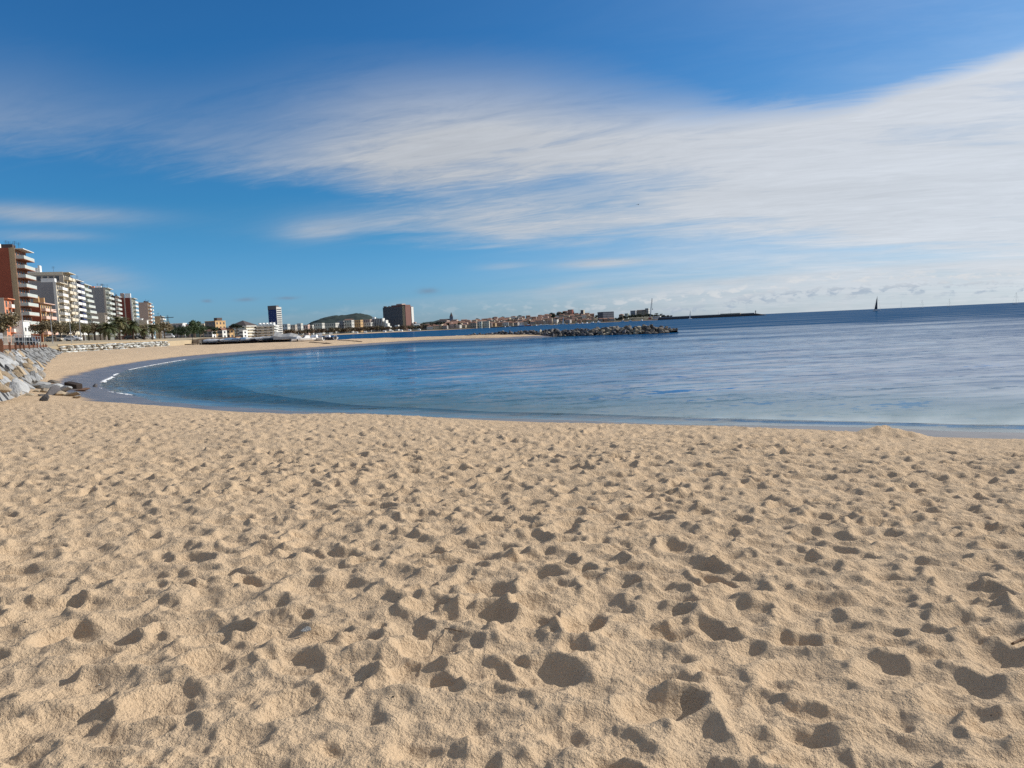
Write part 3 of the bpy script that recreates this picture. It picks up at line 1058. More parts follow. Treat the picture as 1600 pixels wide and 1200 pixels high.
for i in range(64):
    t = (i + .5) / 64
    taper = min(1 + .25 * max(0, t - .6), .2 + t * 3.0, .55 + (1 - t) * 8)
    for k, (o_, z_) in enumerate(((4.6, .05), (3.7, .40), (2.7, .85), (1.3, 1.18), (-.4, 1.25), (-2.2, .9))):
        c = ax * (LB * (t + rng.uniform(-.006, .006))) + nb * (o_ * (.5 + .5 * taper) + rng.uniform(-.3, .3))
        c.z = z_ * taper + rng.uniform(-.18, .22)
        tipness = t > .72
        ms = RK['rock_tan'] if (tipness and rng.random() < .75) or rng.random() < .07 else RK['rock_dark']  # lit outer end put into the colour with mostly tan stones
        size = rng.uniform(.85, 1.5) * (1.25 if tipness else 1)
        e, sc = erot(.6, .6), (size * rng.uniform(.9, 1.4), size * rng.uniform(.8, 1.1), size * rng.uniform(.8, 1.2))
        if k < 5 and cnt < 299:
            put('boulder', rng.choice(ms), bw, c, e, sc)
            cnt += 1
        else:
            rest.append((c, e, sc))
for i in range(40):
    c = ax * (LB * rng.random()) + nb * rng.uniform(-4.4, -2.5)
    c.z = rng.uniform(0, .6)
    rest.append((c, erot(), (1.4, 1.2, 1.1)))
join_rocks('rubble', rest, RK['rock_dark'], MT['rock_dark'], bw)
BWROT = None

# ------------------------------------------------------------------ loose rocks at the near corner of the bay


def bz(p):
    z, _ = beach_height(np.array([p.x]), np.array([p.y]))
    return float(z[0])


def on_beach(px, py):
    z = 1.0
    for _ in range(6):
        p = ground(px, py, z)
        z = bz(p)
    return ground(px, py, z)


def boulder(px, py, w, h, kind, name, label, rz=None, lean=.0, d=None):
    p = on_beach(px, py)
    me = rng.choice(RK[kind])
    o = put(name, me, None, (p.x, p.y, p.z + h * .22), (lean, rng.uniform(-.2, .2), rng.uniform(-3, 3) if rz is None else rz), (w, (d or w * .8), h / .62))
    return tag(o, label, 'rock')


boulder(37, 598, 1.0, 1.15, 'rock_brown', 'boulder', 'upright brown boulder at the foot of the slab bank')
boulder(49, 597, .95, .95, 'rock_tan', 'boulder', 'tan boulder beside the upright brown one at the slab bank')
boulder(54, 601, .8, .4, 'rock_dark', 'rock', 'low dark rock just below the tan boulder')
boulder(84, 599, 1.0, .38, 'rock_dark', 'rock', 'flat blackish rock on the sand behind the grey slabs')
boulder(70, 626, .55, .38, 'rock_dark', 'rock', 'small dark grey stone alone on the trampled sand')
boulder(149, 604, .65, .32, 'rock_dark', 'rock', 'small pointed black rock in the wet sand by the foam')
boulder(126, 611, 1.1, .22, 'rock_brown', 'rock', 'flat brown rock at the seaward end of the dark timber block')
boulder(83, 617, 1.1, .75, 'rock_dark', 'rock', 'rounded dark grey boulder among the pale beach slabs')
slabs = [(56, 606, 1.4, .5, 'half-buried pale slab closest to the stone bank'), (66, 604, 1.5, .5, 'broad pale slab beside the flat blackish rock'),
         (76, 608, 1.6, .45, 'long pale slab in the middle of the beach rocks'), (93, 607, 1.4, .5, 'pale slab just left of the dark timber block'),
         (100, 612, 1.6, .5, 'pale slab in front of the dark timber block'), (96, 618, 1.5, .4, 'pale slab seaward of the rounded dark boulder'),
         (110, 619, 1.5, .3, 'thin pale slab nearest the wet sand'), (70, 613, 1.2, .35, 'pale slab on the landward side of the rounded dark boulder'),
         (118, 622, 1.0, .2, 'last small pale slab running out over the wet sand')]
for px, py, w, h, lb in slabs:
    boulder(px, py, w * 1.0, h * 1.25, 'rock_grey', 'stone_slab', lb, d=w * .6)
for px, py in ((34, 613), (45, 618), (54, 612), (63, 619)):
    tag(boulder(px, py, rng.uniform(.5, .8), .16, 'rock_tan', 'rock', 'low sandy rock half buried at the foot of the slab bank'), group='half-buried rocks by the bank')

# dark timber block
p = on_beach(115, 607)
tb = MB()
tb.box(-.62, .62, -.24, .24, -.08, .40)
o = tb.build('timber_block', MT['timber_dark'], None, loc=p, rot=(R(6), R(9), R(-24)))
bv = o.modifiers.new('bevel', 'BEVEL')
bv.width = .05
bv.segments = 2
tag(o, 'dark squared timber block lying tilted on the wet sand edge', 'timber')

# ------------------------------------------------------------------ trees


def leaf_cloud(blobs, n, size, seed, mat_, name='crown', flat=1.0):
    q = random.Random(seed)
    m = MB()
    for _ in range(n):
        c, r = q.choice(blobs)
        v = Vector((q.gauss(0, 1), q.gauss(0, 1), q.gauss(0, 1))).normalized() * (q.random() ** .45)
        p = Vector(c) + Vector((v.x * r[0], v.y * r[1], v.z * r[2]))
        u = Vector((q.gauss(0, 1), q.gauss(0, 1), q.gauss(0, .7))).normalized()
        w = u.cross(Vector((q.gauss(0, 1), q.gauss(0, 1), q.gauss(0, 1)))).normalized()
        s_ = size * q.uniform(.6, 1.4)
        m.add([p - u * s_, p + w * s_ * .55, p + u * s_, p - w * s_ * .55], [(0, 1, 2, 3)])
    return m.mesh(name, mat_)


def trunk_mesh(h, r, limbs, seed, mat_):
    q = random.Random(seed)
    m = MB()
    pts = [Vector((0, 0, -.2)), Vector((q.uniform(-.03, .03) * h, q.uniform(-.03, .03) * h, h * .5)), Vector((q.uniform(-.06, .06) * h, q.uniform(-.06, .06) * h, h))]
    m.tube(pts[0], pts[1], r, r * .75, 7).tube(pts[1], pts[2], r * .75, r * .5, 7)
    for L in limbs:
        m.tube(pts[2] * rng.uniform(.75, 1), L, r * .42, r * .15, 5)
    return m.mesh('trunk', mat_)


def tree_kind(kind, seed):
    q = random.Random(seed)
    if kind == 'tamarisk':       # unit: about 4 m tall rounded crown
        bl = [((q.uniform(-1.3, 1.3), q.uniform(-1.3, 1.3), q.uniform(2.4, 3.6)), (1.1, 1.1, .85)) for _ in range(7)]
        return trunk_mesh(1.7, .2, [b[0] for b in bl], seed, MT['bark']), leaf_cloud(bl, 1100, .16, seed, MT['leaf_brown'])
    if kind == 'pine':           # about 8 m, irregular
        bl = [((q.uniform(-1.8, 1.8), q.uniform(-1.8, 1.8), q.uniform(3.2, 7.2)), (q.uniform(1.2, 1.9),) * 2 + (1.0,)) for _ in range(10)]
        return trunk_mesh(4.0, .28, [b[0] for b in bl[:6]], seed, MT['bark']), leaf_cloud(bl, 1300, .27, seed, MT['leaf_pine'])
    if kind == 'umbrella':       # stone pine
        bl = [((q.uniform(-2.4, 2.4), q.uniform(-2.4, 2.4), q.uniform(6.0, 7.0)), (1.9, 1.9, .8)) for _ in range(8)]
        return trunk_mesh(5.6, .3, [b[0] for b in bl], seed, MT['bark']), leaf_cloud(bl, 1200, .28, seed, MT['leaf_dark'])
    if kind == 'rust':
        bl = [((q.uniform(-1.8, 1.8), q.uniform(-1.8, 1.8), q.uniform(3, 5.5)), (1.6, 1.6, 1.2)) for _ in range(7)]
        return trunk_mesh(2.5, .25, [b[0] for b in bl], seed, MT['bark']), leaf_cloud(bl, 900, .27, seed, MT['leaf_rust'])
    if kind == 'far':
        bl = [((q.uniform(-3.2, 3.2), q.uniform(-3.2, 3.2), q.uniform(4.5, 7.6)), (2.8, 2.8, 2.0)) for _ in range(7)]
        return trunk_mesh(3.5, .35, [b[0] for b in bl[:4]], seed, MT['bark']), leaf_cloud(bl, 420, .75, seed, MT['leaf_far'])
    if kind == 'fargreen':
        bl = [((q.uniform(-3.5, 3.5), q.uniform(-3.5, 3.5), q.uniform(3.5, 8.5)), (3, 3, 2.2)) for _ in range(7)]
        return trunk_mesh(3.5, .35, [b[0] for b in bl[:4]], seed, MT['bark']), leaf_cloud(bl, 420, .8, seed, MT['leaf_dark'])


TK = {k: [tree_kind(k, 100 + 17 * i + len(k)) for i in range(3)] for k in ('tamarisk', 'pine', 'umbrella', 'rust', 'far', 'fargreen')}


def tree(kind, name, label, p, sc, group=None):
    tm, cm = rng.choice(TK[kind])
    t = thing(name, label, 'tree', p, rng.uniform(0, 6.28), group)
    s2 = (sc * rng.uniform(.9, 1.1), sc * rng.uniform(.9, 1.1), sc)
    put('trunk', tm, t, sc=s2)
    put('crown', cm, t, sc=s2)
    return t


def prom_at(px, y, dz=0):
    p = at(px, y)
    return Vector((p.x, y, prom_z(p.x, y) + dz))


# brownish tamarisks along the promenade
tree('tamarisk', 'tamarisk_tree', 'broad brown-leaved tamarisk in front of the white low building', prom_at(4, 140), 1.5)
tree('tamarisk', 'tamarisk_tree', 'brown tamarisk in front of the pink balconied house', prom_at(64, 190), 1.3)
for px, y, sc in ((88, 198, .95), (97, 205, .95), (108, 212, .9), (118, 220, .9), (132, 226, .95), (140, 232, .9), (149, 236, .95), (158, 240, .9), (172, 246, .9), (200, 262, .9), (214, 268, .9), (222, 275, .95), (250, 300, 1.1), (258, 310, 1.2)):
    tree('tamarisk', 'tamarisk_tree', 'small brown tamarisk in the row along the promenade', prom_at(px, y), sc * 1.4, 'tamarisk row on the promenade')


# date palms
def frond_mesh(seed):
    q = random.Random(seed)
    m = MB()
    L, up, droop = 3.0, q.uniform(.6, .95), q.uniform(2.2, 3.0)
    pts = []
    for i in range(9):
        t = i / 8
        pts.append(Vector((L * t * (1 - .12 * t), 0, up * 2.0 * t - droop * t * t)))
    for a, b in zip(pts[:-1], pts[1:]):
        m.tube(a, b, .035, .028, 4, False)
    for i in range(4, 33):
        t = i / 33
        k = min(int(t * 8), 7)
        p = pts[k].lerp(pts[k + 1], t * 8 - k)
        d = (pts[k + 1] - pts[k]).normalized()
        ln = .62 * math.sin(math.pi * (.15 + .8 * t)) + .12
        for s_ in (-1, 1):
            e = p + d * ln * .55 + Vector((0, s_ * ln * .8, -.12 + q.uniform(-.1, .05)))
            w = d * .055
            m.add([p - w, p + w, e + w * .4, e - w * .4], [(0, 1, 2, 3)])
    return m.mesh('frond', MT['leaf_palm'])


FR = [frond_mesh(i) for i in range(4)]


def palm_trunk(h):
    m = MB()
    n_ = int(h / .35)
    for i in range(n_):
        z = h * i / n_
        m.tube((0, 0, z - (.3 if i == 0 else 0)), (0, 0, z + h / n_ + .02), .30 + .05 * (i % 2), .26 + .05 * ((i + 1) % 2), 9, False)
    m.tube((0, 0, h - .2), (0, 0, h + .55), .42, .25, 9)
    return m.mesh('trunk', MT['palm_trunk'])


for px, y, h, sc, nf, lb in ((171, 232, 3.0, 1.25, 44, 'wide bushy date palm at the seaward end of the palm group'),
                             (188, 238, 5.2, 1.25, 46, 'tallest date palm with a full crown'),
                             (209, 246, 4.3, 1.15, 40, 'date palm before the deep red brick tower'),
                             (226, 252, 2.4, .75, 30, 'smallest date palm in a gap between bigger palms'),
                             (239, 258, 3.6, .95, 34, 'slim date palm at the inland end of the palm group'),
                             (199, 268, 2.8, 1.0, 34, 'half-hidden date palm behind the tallest palm')):
    t = thing('date_palm', lb, 'palm tree', prom_at(px, y), rng.uniform(0, 6), 'date palms on the promenade')
    put('trunk', palm_trunk(h), t)
    for i in range(nf):
        a = i * 2.399963
        k = i / nf
        put('frond', rng.choice(FR), t, (0, 0, h + .35), (0, R(-58 + 92 * k + rng.uniform(-8, 8)), a + rng.uniform(-.1, .1)), sc * rng.uniform(.85, 1.1))

# green pines beyond the palms
for px, y, sc, lb in ((270, 350, .80, 0), (278, 360, .85, 0), (287, 372, .85, 0), (296, 380, .9, 0), (262, 345, .6, 0), (305, 385, 1.25, 1), (313, 398, 1.2, 1), (303, 420, 1.0, 1), (318, 410, .9, 1), (284, 390, .8, 0), (292, 360, .7, 0), (336, 420, .8, 1)):
    p = at(px, y)
    tree('pine', 'pine_tree', ('mid-green bushy pine between the palms and the boats', 'tall dark pine behind the end of the sand')[lb], (p.x, y, 3.4), sc,
         ('green pines past the palms', 'tall dark pines past the palms')[lb])
for px, y, sc, lb in ((329, 440, 1.0, 'dark umbrella pine over the white-walled villa'), (371, 450, 1.1, 'wide umbrella pine before the brown-roofed apartments'), (338, 452, .85, 'small umbrella pine beside the orange building')):
    p = at(px, y)
    tree('umbrella', 'stone_pine', lb, (p.x, y, 3.2), sc)
for px, y, sc in ((347, 470, 1.1), (355, 474, 1.15), (350, 462, .7), (362, 455, .6)):
    p = at(px, y)
    tree('rust', 'autumn_tree', 'rusty-leaved tree by the orange building', (p.x, y, 3.2), sc, 'rusty trees by the orange building')

# ------------------------------------------------------------------ seafront apartment blocks (street line runs away from the camera)
PHI = R(19.3)
WMESH = {}


def window_meshes(w, h, fm):
    key = (round(w, 2), round(h, 2), fm)
    if key not in WMESH:
        f = MB()
        t, d = .09, .10
        f.box(.0, d, -w / 2, -w / 2 + t, 0, h).box(.0, d, w / 2 - t, w / 2, 0, h).box(.0, d, -w / 2 + t, w / 2 - t, 0, t).box(.0, d, -w / 2 + t, w / 2 - t, h - t, h)
        f.box(.0, d * .9, -.03, .03, t, h - t)
        g = MB()
        g.box(.003, .045, -w / 2 + t, -.032, t, h - t).box(.003, .045, .032, w / 2 - t, t, h - t)
        WMESH[key] = (f.mesh('window', MT[fm]), g.mesh('pane', MT['glass']))
    return WMESH[key]


def apartment(label, px, py, Y, D, L, floors, wall, end, par='white', slab='white', proj=1.6, spans=None, roof_over=1.5, base=None, ground_h=3.4,
              strip=None, awning=None, lower=0.0, win_w=1.5, frame='frame_grey', end_strips=(), name='apartment_block', cat='apartment building', slab_under=None, bal_from=0, group=None):
    c = on_y(px, py, Y)
    zb = prom_z(c.x, Y) - .1 if base is None else base
    H = c.z - zb
    t = thing(name, label, cat, (c.x, Y, zb), PHI, group)
    MB().box(-D, 0, 0, L, -1.5, H).build('wall', MT[wall], t)
    MB().box(-D + .0, -.003, -.16, -.003, -1.5, H + .35).build('end_wall', MT[end], t)
    for x0, x1, mm in end_strips:
        MB().box(-D * x1, -D * x0, -.22, -.163, -1.5, H + .38).build('wall_strip', MT[mm], t)
    if strip:
        MB().box(-.9, .06, -.26, -.165, -1.5, H + .45).build('corner_strip', MT[strip], t)
    fh = (H - ground_h) / floors
    spans = spans or [(0.25, L - .3)]
    nbay = max(1, int(L / 2.9))
    fr, pn = window_meshes(win_w, min(2.1, fh * .74), frame)
    for i in range(floors):
        z = ground_h + i * fh
        pj = proj + lower * (1 - i / max(1, floors - 1))
        if i >= bal_from:
            for a, b in spans:
                sl_ = MB().box(.003, pj, a, b, z - .18, z).build('balcony', MT[slab_under or slab], t)
                rl = MB()
                rl.box(pj - .08, pj, a, b, z + .003, z + 1.0).box(.02, pj - .083, a, a + .08, z + .003, z + 1.0).box(.02, pj - .083, b - .08, b, z + .003, z + 1.0)
                rl.build('railing', MT[par], sl_)
        for k in range(nbay):
            y = L * (k + .5) / nbay
            w = put('window', fr, t, (0.002, y, z + .08))
            put('pane', pn, w)
        if awning and i >= bal_from:
            for (a, b) in awning[1]:
                aw = MB()
                aw.add([(.02, a, z + 2.45), (.02, b, z + 2.45), (pj * .95, b, z + 1.55), (pj * .95, a, z + 1.55),
                        (.02, a, z + 2.4), (.02, b, z + 2.4), (pj * .95, b, z + 1.2), (pj * .95, a, z + 1.2)],
                       [(0, 1, 2, 3), (7, 6, 5, 4), (3, 2, 6, 7), (0, 3, 7, 4), (2, 1, 5, 6)])
                aw.build('awning', MT[awning[0]], t)
    # shop openings at street level
    for k in range(nbay):
        y = L * (k + .5) / nbay
        MB().box(.003, .06, y - 1.1, y + 1.1, .1, ground_h - .8).build('shop_front', MT['glass'], t)
    MB().box(-D - .1, roof_over, -.1, L + .1, H + .003, H + .24).build('roof', MT[slab], t)
    return t, H, fh


def roof_bits(t, H, D, L, boxes=(), ants=0, chim=0):
    for x, y, w, l, h, mm in boxes:
        MB().box(x, x + w, y, y + l, H + .245, H + .245 + h).build('stair_box', MT[mm], t)
    for k in range(chim):
        x, y = -rng.uniform(.8, D - .8), rng.uniform(.8, L - .8)
        c = MB().box(x - .35, x + .35, y - .35, y + .35, H + .245, H + 1.5)
        c.box(x - .45, x + .45, y - .45, y + .45, H + 1.503, H + 1.65).build('chimney', MT['roof_dark'], t)
    for k in range(ants):
        x, y = -rng.uniform(.5, D * .6), rng.uniform(.8, L - .8)
        a = MB().tube((x, y, H + .25), (x, y, H + 2.9), .045, n=5)
        for j in range(3):
            a.tube((x - .6, y, H + 2.1 + .3 * j), (x + .6, y, H + 2.1 + .3 * j), .03, n=4)
        a.build('antenna', MT['metal_dark'], t)


D_ = 20
t, H, fh = apartment('tall red brick block with a blank end wall and white balconies', 22.5, 389, 233, D_, 12.5, 9, 'soffit', 'brick', 'railing_glass', 'white', 2.3, roof_over=2.3, strip='tan_strip', slab_under='soffit', end_strips=((.045, .075, 'tan_strip'), (.93, .95, 'brick_deep')), ground_h=3.0)
roof_bits(t, H, 6, 12, [(-3.6, .5, 3.0, 2.0, 1.3, 'roof_dark'), (-9, 5, 3.5, 4, 2.2, 'white')], 5, 2)
t, H, fh = apartment('low salmon building with a pale end wall before the red brick block', 6, 467, 216, 9, 7, 4, 'salmon', 'grey_beige', 'white', 'salmon', .9, roof_over=1.0, spans=[(3.5, 6.5)], cat='building', name='building')
t, H, fh = apartment('plain low white building at the foot of the red brick block', 36, 502, 222, 4.6, 7, 1, 'white_bright', 'white_bright', 'white', 'white_bright', .1, spans=[], roof_over=.25, cat='building', name='building', ground_h=2.6)
# its wall sign panels and the glass shelter on the brick block
t, H, fh = apartment('narrow four-storey brick house with pink balconies', 62.5, 474, 262, 8, 16, 4, 'ochre', 'brick', 'pink', 'pink', 1.5, spans=[(.3, 6.5), (8, 15.5)], roof_over=1.2, slab_under='soffit', cat='house', name='house', ground_h=3.0)
roof_bits(t, H, 8, 16, [(-2.2, 1.0, 1.6, 1.2, 2.2, 'ochre'), (-2.4, 9.5, 1.6, 1.2, 2.2, 'ochre')], 1, 0)
t, H, fh = apartment('grey ribbed party wall building behind the pink balconied house', 87, 442, 290, 9, 13, 8, 'cream', 'grey_panel', 'white_bright', 'cream', 1.7, spans=[(2.5, 11)], strip='white')
roof_bits(t, H, 9, 13, [(-5, .5, 4.6, 3.0, 1.6, 'white_bright')], 1, 0)
t, H, fh = apartment('cream block with a gallery under its flat roof', 98.5, 426, 312, 12.5, 13, 9, 'cream', 'grey_beige', 'cream', 'cream', 1.9, spans=[(.3, 6.0), (7.0, 12.6)], roof_over=2.1)
MB().box(-12.6, -.2, -.30, -.165, H - .9, H + .36).build('fascia', MT['cream'], t)
fr, pn = window_meshes(1.5, 2.0, 'frame_grey')
for k in range(5):
    w = put('window', fr, t, (-11 + k * 2.2, -.163, H - 3.3), (0, 0, R(-90)))
    put('pane', pn, w)
roof_bits(t, H, 12, 13, [(-12.2, 1, 2.9, 4, 2.0, 'white_bright'), (-9.2, 1.2, .7, 3, 3.0, 'white_bright')], 1, 0)
t, H, fh = apartment('white block with a column of navy blue awnings', 113, 437, 335, 9, 17, 9, 'white', 'white', 'white_bright', 'white_bright', 1.6, spans=[(.3, 8), (9, 16.5)], awning=('navy', [(9.2, 12.6), (13.0, 16.3)]))
roof_bits(t, H, 9, 17, [(-4, 4, 3, 3, 1.2, 'navy')], 4, 1)
t, H, fh = apartment('pale stepped block whose lower balconies reach further out', 127, 444, 362, 8, 17, 9, 'pale_green', 'white', 'railing_glass', 'white', 1.3, lower=3.0, strip='white')
roof_bits(t, H, 8, 17, [], 6, 2)
t, H, fh = apartment('long low beige block under the big grey end wall', 163.5, 489.5, 392, 7, 8, 4, 'grey_beige', 'grey_beige', 'white_bright', 'white', 1.0, spans=[(1, 7)])
t, H, fh = apartment('big block with a tall blank grey panelled end wall', 164, 450, 412, 9.6, 17, 9, 'pale_green', 'grey_panel', 'railing_glass', 'white', 1.7, spans=[(.3, 8), (8.6, 16.5)], end_strips=((.60, .62, 'frame_grey'), (.28, .30, 'frame_grey')), strip='grey_beige')
roof_bits(t, H, 9.6, 17, [(-5, 4, 2.5, 2, 1.3, 'white_bright'), (-8, 2, 2.5, 2, 1.0, 'salmon')], 7, 3)
t, H, fh = apartment('slim pale block squeezed before the deep red brick tower', 180, 463, 455, 4, 14, 9, 'pink_grey', 'roof_dark', 'railing_glass', 'white', 1.3)
roof_bits(t, H, 4, 14, [], 2, 2)
t, H, fh = apartment('deep red brick tower split by a pale vertical strip', 205.5, 466, 490, 8.4, 17, 9, 'pale_green', 'brick_deep', 'white', 'white', 1.7, end_strips=((.46, .54, 'grey_beige'),), strip='white', spans=[(3, 16.6)])
roof_bits(t, H, 8.4, 17, [(-6.5, .3, 2.0, 3, 3.2, 'pink_grey'), (-3.8, .3, 3.2, 3, 3.0, 'white_bright')], 2, 0)
t, H, fh = apartment('pinkish block with a blank end wall and brown balconied front', 230.5, 473, 545, 6, 22, 9, 'ochre', 'pink_grey', 'white', 'white', 1.5, spans=[(.3, 9.5), (15, 21.6)], roof_over=1.0)
MB().box(-.2, .5, 10.5, 13.5, 0, H + .2).build('wall_strip', MT['brick'], t)
roof_bits(t, H, 6, 22, [(-4, 12, 3, 4, 1.4, 'roof_dark')], 2, 2)
t, H, fh = apartment('last and lowest pale balconied block of the seafront row', 250, 494.5, 590, 4, 24, 6, 'grey_beige', 'tan_strip', 'white', 'white', 2.0, spans=[(.3, 10), (13, 23.6)])
roof_bits(t, H, 4, 24, [], 2, 1)
t, H, fh = apartment('small white-walled house showing between the palm crowns', 229.5, 500.5, 470, 4.4, 7, 2, 'white_bright', 'grey_beige', 'white', 'white_bright', .8, spans=[(1, 6)], cat='house', name='house', ground_h=2.8, roof_over=.3)
t, H, fh = apartment('small white-gabled house beside the tower with the pale strip', 221.5, 498, 478, 3.6, 6, 2, 'white_bright', 'white_bright', 'white', 'white_bright', .8, spans=[(1, 5)], cat='house', name='house', ground_h=2.8, roof_over=.3)

# ------------------------------------------------------------------ promenade furniture, cars


def car(label, px, y, col, rz, van=False, group=None):
    t = thing('parked_van' if van else 'parked_car', label, 'van' if van else 'car', prom_at(px, y), rz, group)
    if van:
        pr = [(-2.3, .35), (2.3, .35), (2.35, .9), (1.9, 1.15), (1.45, 1.95), (-2.25, 2.0), (-2.35, 1.0)]
        wn = [(-1.9, 1.2), (1.62, 1.2), (1.36, 1.8), (-1.9, 1.85)]
    else:
        pr = [(-2.1, .32), (2.1, .32), (2.15, .7), (1.9, .88), (1.0, .98), (.35, 1.46), (-1.1, 1.5), (-1.85, 1.02), (-2.12, .9)]
        wn = [(-1.62, 1.02), (.82, 1.0), (.28, 1.38), (-1.05, 1.41)]
    n_ = len(pr)
    b = MB()
    hw = .86
    b.add([(x, -hw, z) for x, z in pr] + [(x, hw, z) for x, z in pr],
          [tuple(range(n_)), tuple(range(2 * n_ - 1, n_ - 1, -1))] + [((i + 1) % n_, i, n_ + i, n_ + (i + 1) % n_) for i in range(n_)])
    o = b.build('body', MT[col], t)
    bv = o.modifiers.new('bevel', 'BEVEL')
    bv.width = .07
    bv.segments = 2
    for s_ in (-1, 1):
        w = MB()
        y0, y1 = s_ * (hw + .004), s_ * (hw - .05)
        k = len(wn)
        w.add([(x, y0, z) for x, z in wn] + [(x, y1, z) for x, z in wn], [tuple(range(k)), tuple(range(2 * k - 1, k - 1, -1))] + [(i, (i + 1) % k, k + (i + 1) % k, k + i) for i in range(k)])
        w.build('side_window', MT['glass'], t)
        for x in (-1.3, 1.35):
            m = MB().tube((x, s_ * (hw - .16), .33), (x, s_ * (hw + .02), .33), .33, n=14)
            ty = m.build('wheel', MT['tyre'], t)
            MB().tube((x, s_ * (hw + .021), .33), (x, s_ * (hw + .035), .33), .19, n=10).build('rim', MT['metal_grey'], ty)
    x0 = pr[2][0]
    for s_ in (-1, 1):
        MB().box(x0 - .06, x0 + .02, s_ * .62 - .16, s_ * .62 + .16, .62, .78).build('headlight', MT['white_bright'], t)
    if van:
        ws = [(1.90, 1.2), (1.5, 1.85)]
    else:
        ws = [(.96, 1.03), (.42, 1.43)]
    MB().add([(ws[0][0] + .03, -.7, ws[0][1]), (ws[0][0] + .03, .7, ws[0][1]), (ws[1][0] + .03, .62, ws[1][1]), (ws[1][0] + .03, -.62, ws[1][1])], [(0, 1, 2, 3)]).build('windscreen', MT['glass'], t)
    return t


car('white car parked at the edge of the promenade', 115, 212, 'car_white', R(8))
car('dark van parked behind the railings', 41, 160, 'car_dark', R(5), True)
car('beige car parked between the tamarisks', 85, 200, 'car_beige', R(10))
car('dark car by the white low building', 49, 214, 'car_dark', R(15))
car('grey-beige van parked beside the white car', 99, 216, 'car_beige', R(10), True)
for px, y, c in ((205, 262, 'car_dark'), (216, 266, 'car_dark')):
    car('dark car parked under the palms', px, y, c, R(12), group='dark cars under the palms')
car('white car parked under the palms', 232, 272, 'car_white', R(12))
car('white van beyond the last palm', 264, 330, 'car_white', R(12), True)

# railings and hoarding at the near end of the promenade
pa, pb = prom_at(24, 96), prom_at(64, 128)
pa.z = pb.z = 3.6
rl = thing('metal_railing', 'pale metal railing with thin posts above the slab bank', 'railing', pa, math.atan2((pb - pa).y, (pb - pa).x))
Lr = (pb - pa).length
k = 8
for i in range(k + 1):
    MB().tube((Lr * i / k, 0, -.4), (Lr * i / k, 0, 1.35), .05, n=6).build('post', MT['metal_grey'], rl)
for z in (.45, 1.3):
    MB().tube((0, 0, z), (Lr, 0, z), .035, n=6).build('rail', MT['metal_grey'], rl)
pa, pb = prom_at(-14, 80), prom_at(6, 88)
hd = thing('hoarding', 'grey slatted hoarding above the nearest stone slabs', 'hoarding', (pa.x, pa.y, 3.35), math.atan2((pb - pa).y, (pb - pa).x))
Lr = (pb - pa).length
for i in range(5):
    MB().box(0, Lr, -.03, .03, .05 + i * .32, .05 + i * .32 + .29).build('slat', MT['grey_panel'], hd)
for x in (.05, Lr / 2, Lr - .05):
    MB().box(x - .05, x + .05, .032, .12, -.3, 1.7).build('post', MT['metal_dark'], hd)
pa, pb = prom_at(7, 90), prom_at(25, 98)
fc = thing('picket_fence', 'whitish picket fence between the hoarding and the railing', 'fence', (pa.x, pa.y, 3.35), math.atan2((pb - pa).y, (pb - pa).x))
Lr = (pb - pa).length
k = 14
for i in range(k):
    x = Lr * (i + .5) / k
    MB().box(x - .09, x + .09, -.02, .02, -.1, 1.35 + .06 * (i % 2)).build('picket', MT['grey_beige'], fc)
for z in (.25, 1.1):
    MB().box(0, Lr, .022, .06, z, z + .09).build('rail', MT['grey_beige'], fc)

# rusty timber edging that caps the walls
te = thing('timber_edging', 'rusty brown timber edging along the top of the slab bank', 'edging', (0, 0, 0))
ep = [p + n_ * 2.75 for p, n_ in offs][2:]
for a, b in zip(ep[:-1], ep[1:]):
    L = (b - a).length
    nseg = max(1, int(L / 5))
    for i in range(nseg):
        p0, p1 = a.lerp(b, i / nseg), a.lerp(b, (i + .97) / nseg)
        d = (p1 - p0)
        d.z = 0
        ln = d.length
        m = MB().box(0, ln, -.12, .12, 0, .34)
        m.build('beam', MT['timber_red'], te, loc=(p0.x, p0.y, TOPZ - .12), rot=(0, 0, math.atan2(d.y, d.x)))
        if i % 2 == 0:
            MB().box(-.12, .12, -.3, -.123, -.5, .6).build('stake', MT['timber_red'], te, loc=(p0.x, p0.y, TOPZ - .1), rot=(0, 0, math.atan2(d.y, d.x)))
p0, p1 = Vector((RB[-1].x - .3, RB[-1].y - .6, 3.25)), Vector((W1.x - .5, W1.y, 3.28))
te2 = thing('timber_edging', 'thin ochre timber edging along the top of the white boulder wall', 'edging', p0, math.atan2((p1 - p0).y, (p1 - p0).x))
for i in range(10):
    L = (p1 - p0).length
    MB().box(L * i / 10, L * (i + .97) / 10, .1, .35, 0, .22).build('beam', MT['tan_strip'], te2)
# timber steps in the gap between the bank and the wall
ps = ground(88, 552, 1.6)
st_ = thing('timber_steps', 'brown timber steps between the slab bank and the white wall', 'steps', (ps.x + 1.0, ps.y - 14, 1.55), R(70))
for i in range(7):
    MB().box(-2.2, 2.2, .45 * i, .45 * i + .5, .24 * i, .24 * i + .12).build('tread', MT['timber_red'], st_)
for s_ in (-1, 1):
    m = MB()
    x0, x1 = (s_ * 2.3 - .08, s_ * 2.3 + .08)
    m.add([(x0, 0, -.2), (x0, 3.4, 1.6), (x0, 3.4, 1.95), (x0, 0, .2), (x1, 0, -.2), (x1, 3.4, 1.6), (x1, 3.4, 1.95), (x1, 0, .2)],
          [(0, 1, 2, 3), (7, 6, 5, 4), (0, 4, 5, 1), (1, 5, 6, 2), (2, 6, 7, 3), (3, 7, 4, 0)])
    m.build('stringer', MT['timber_red'], st_)


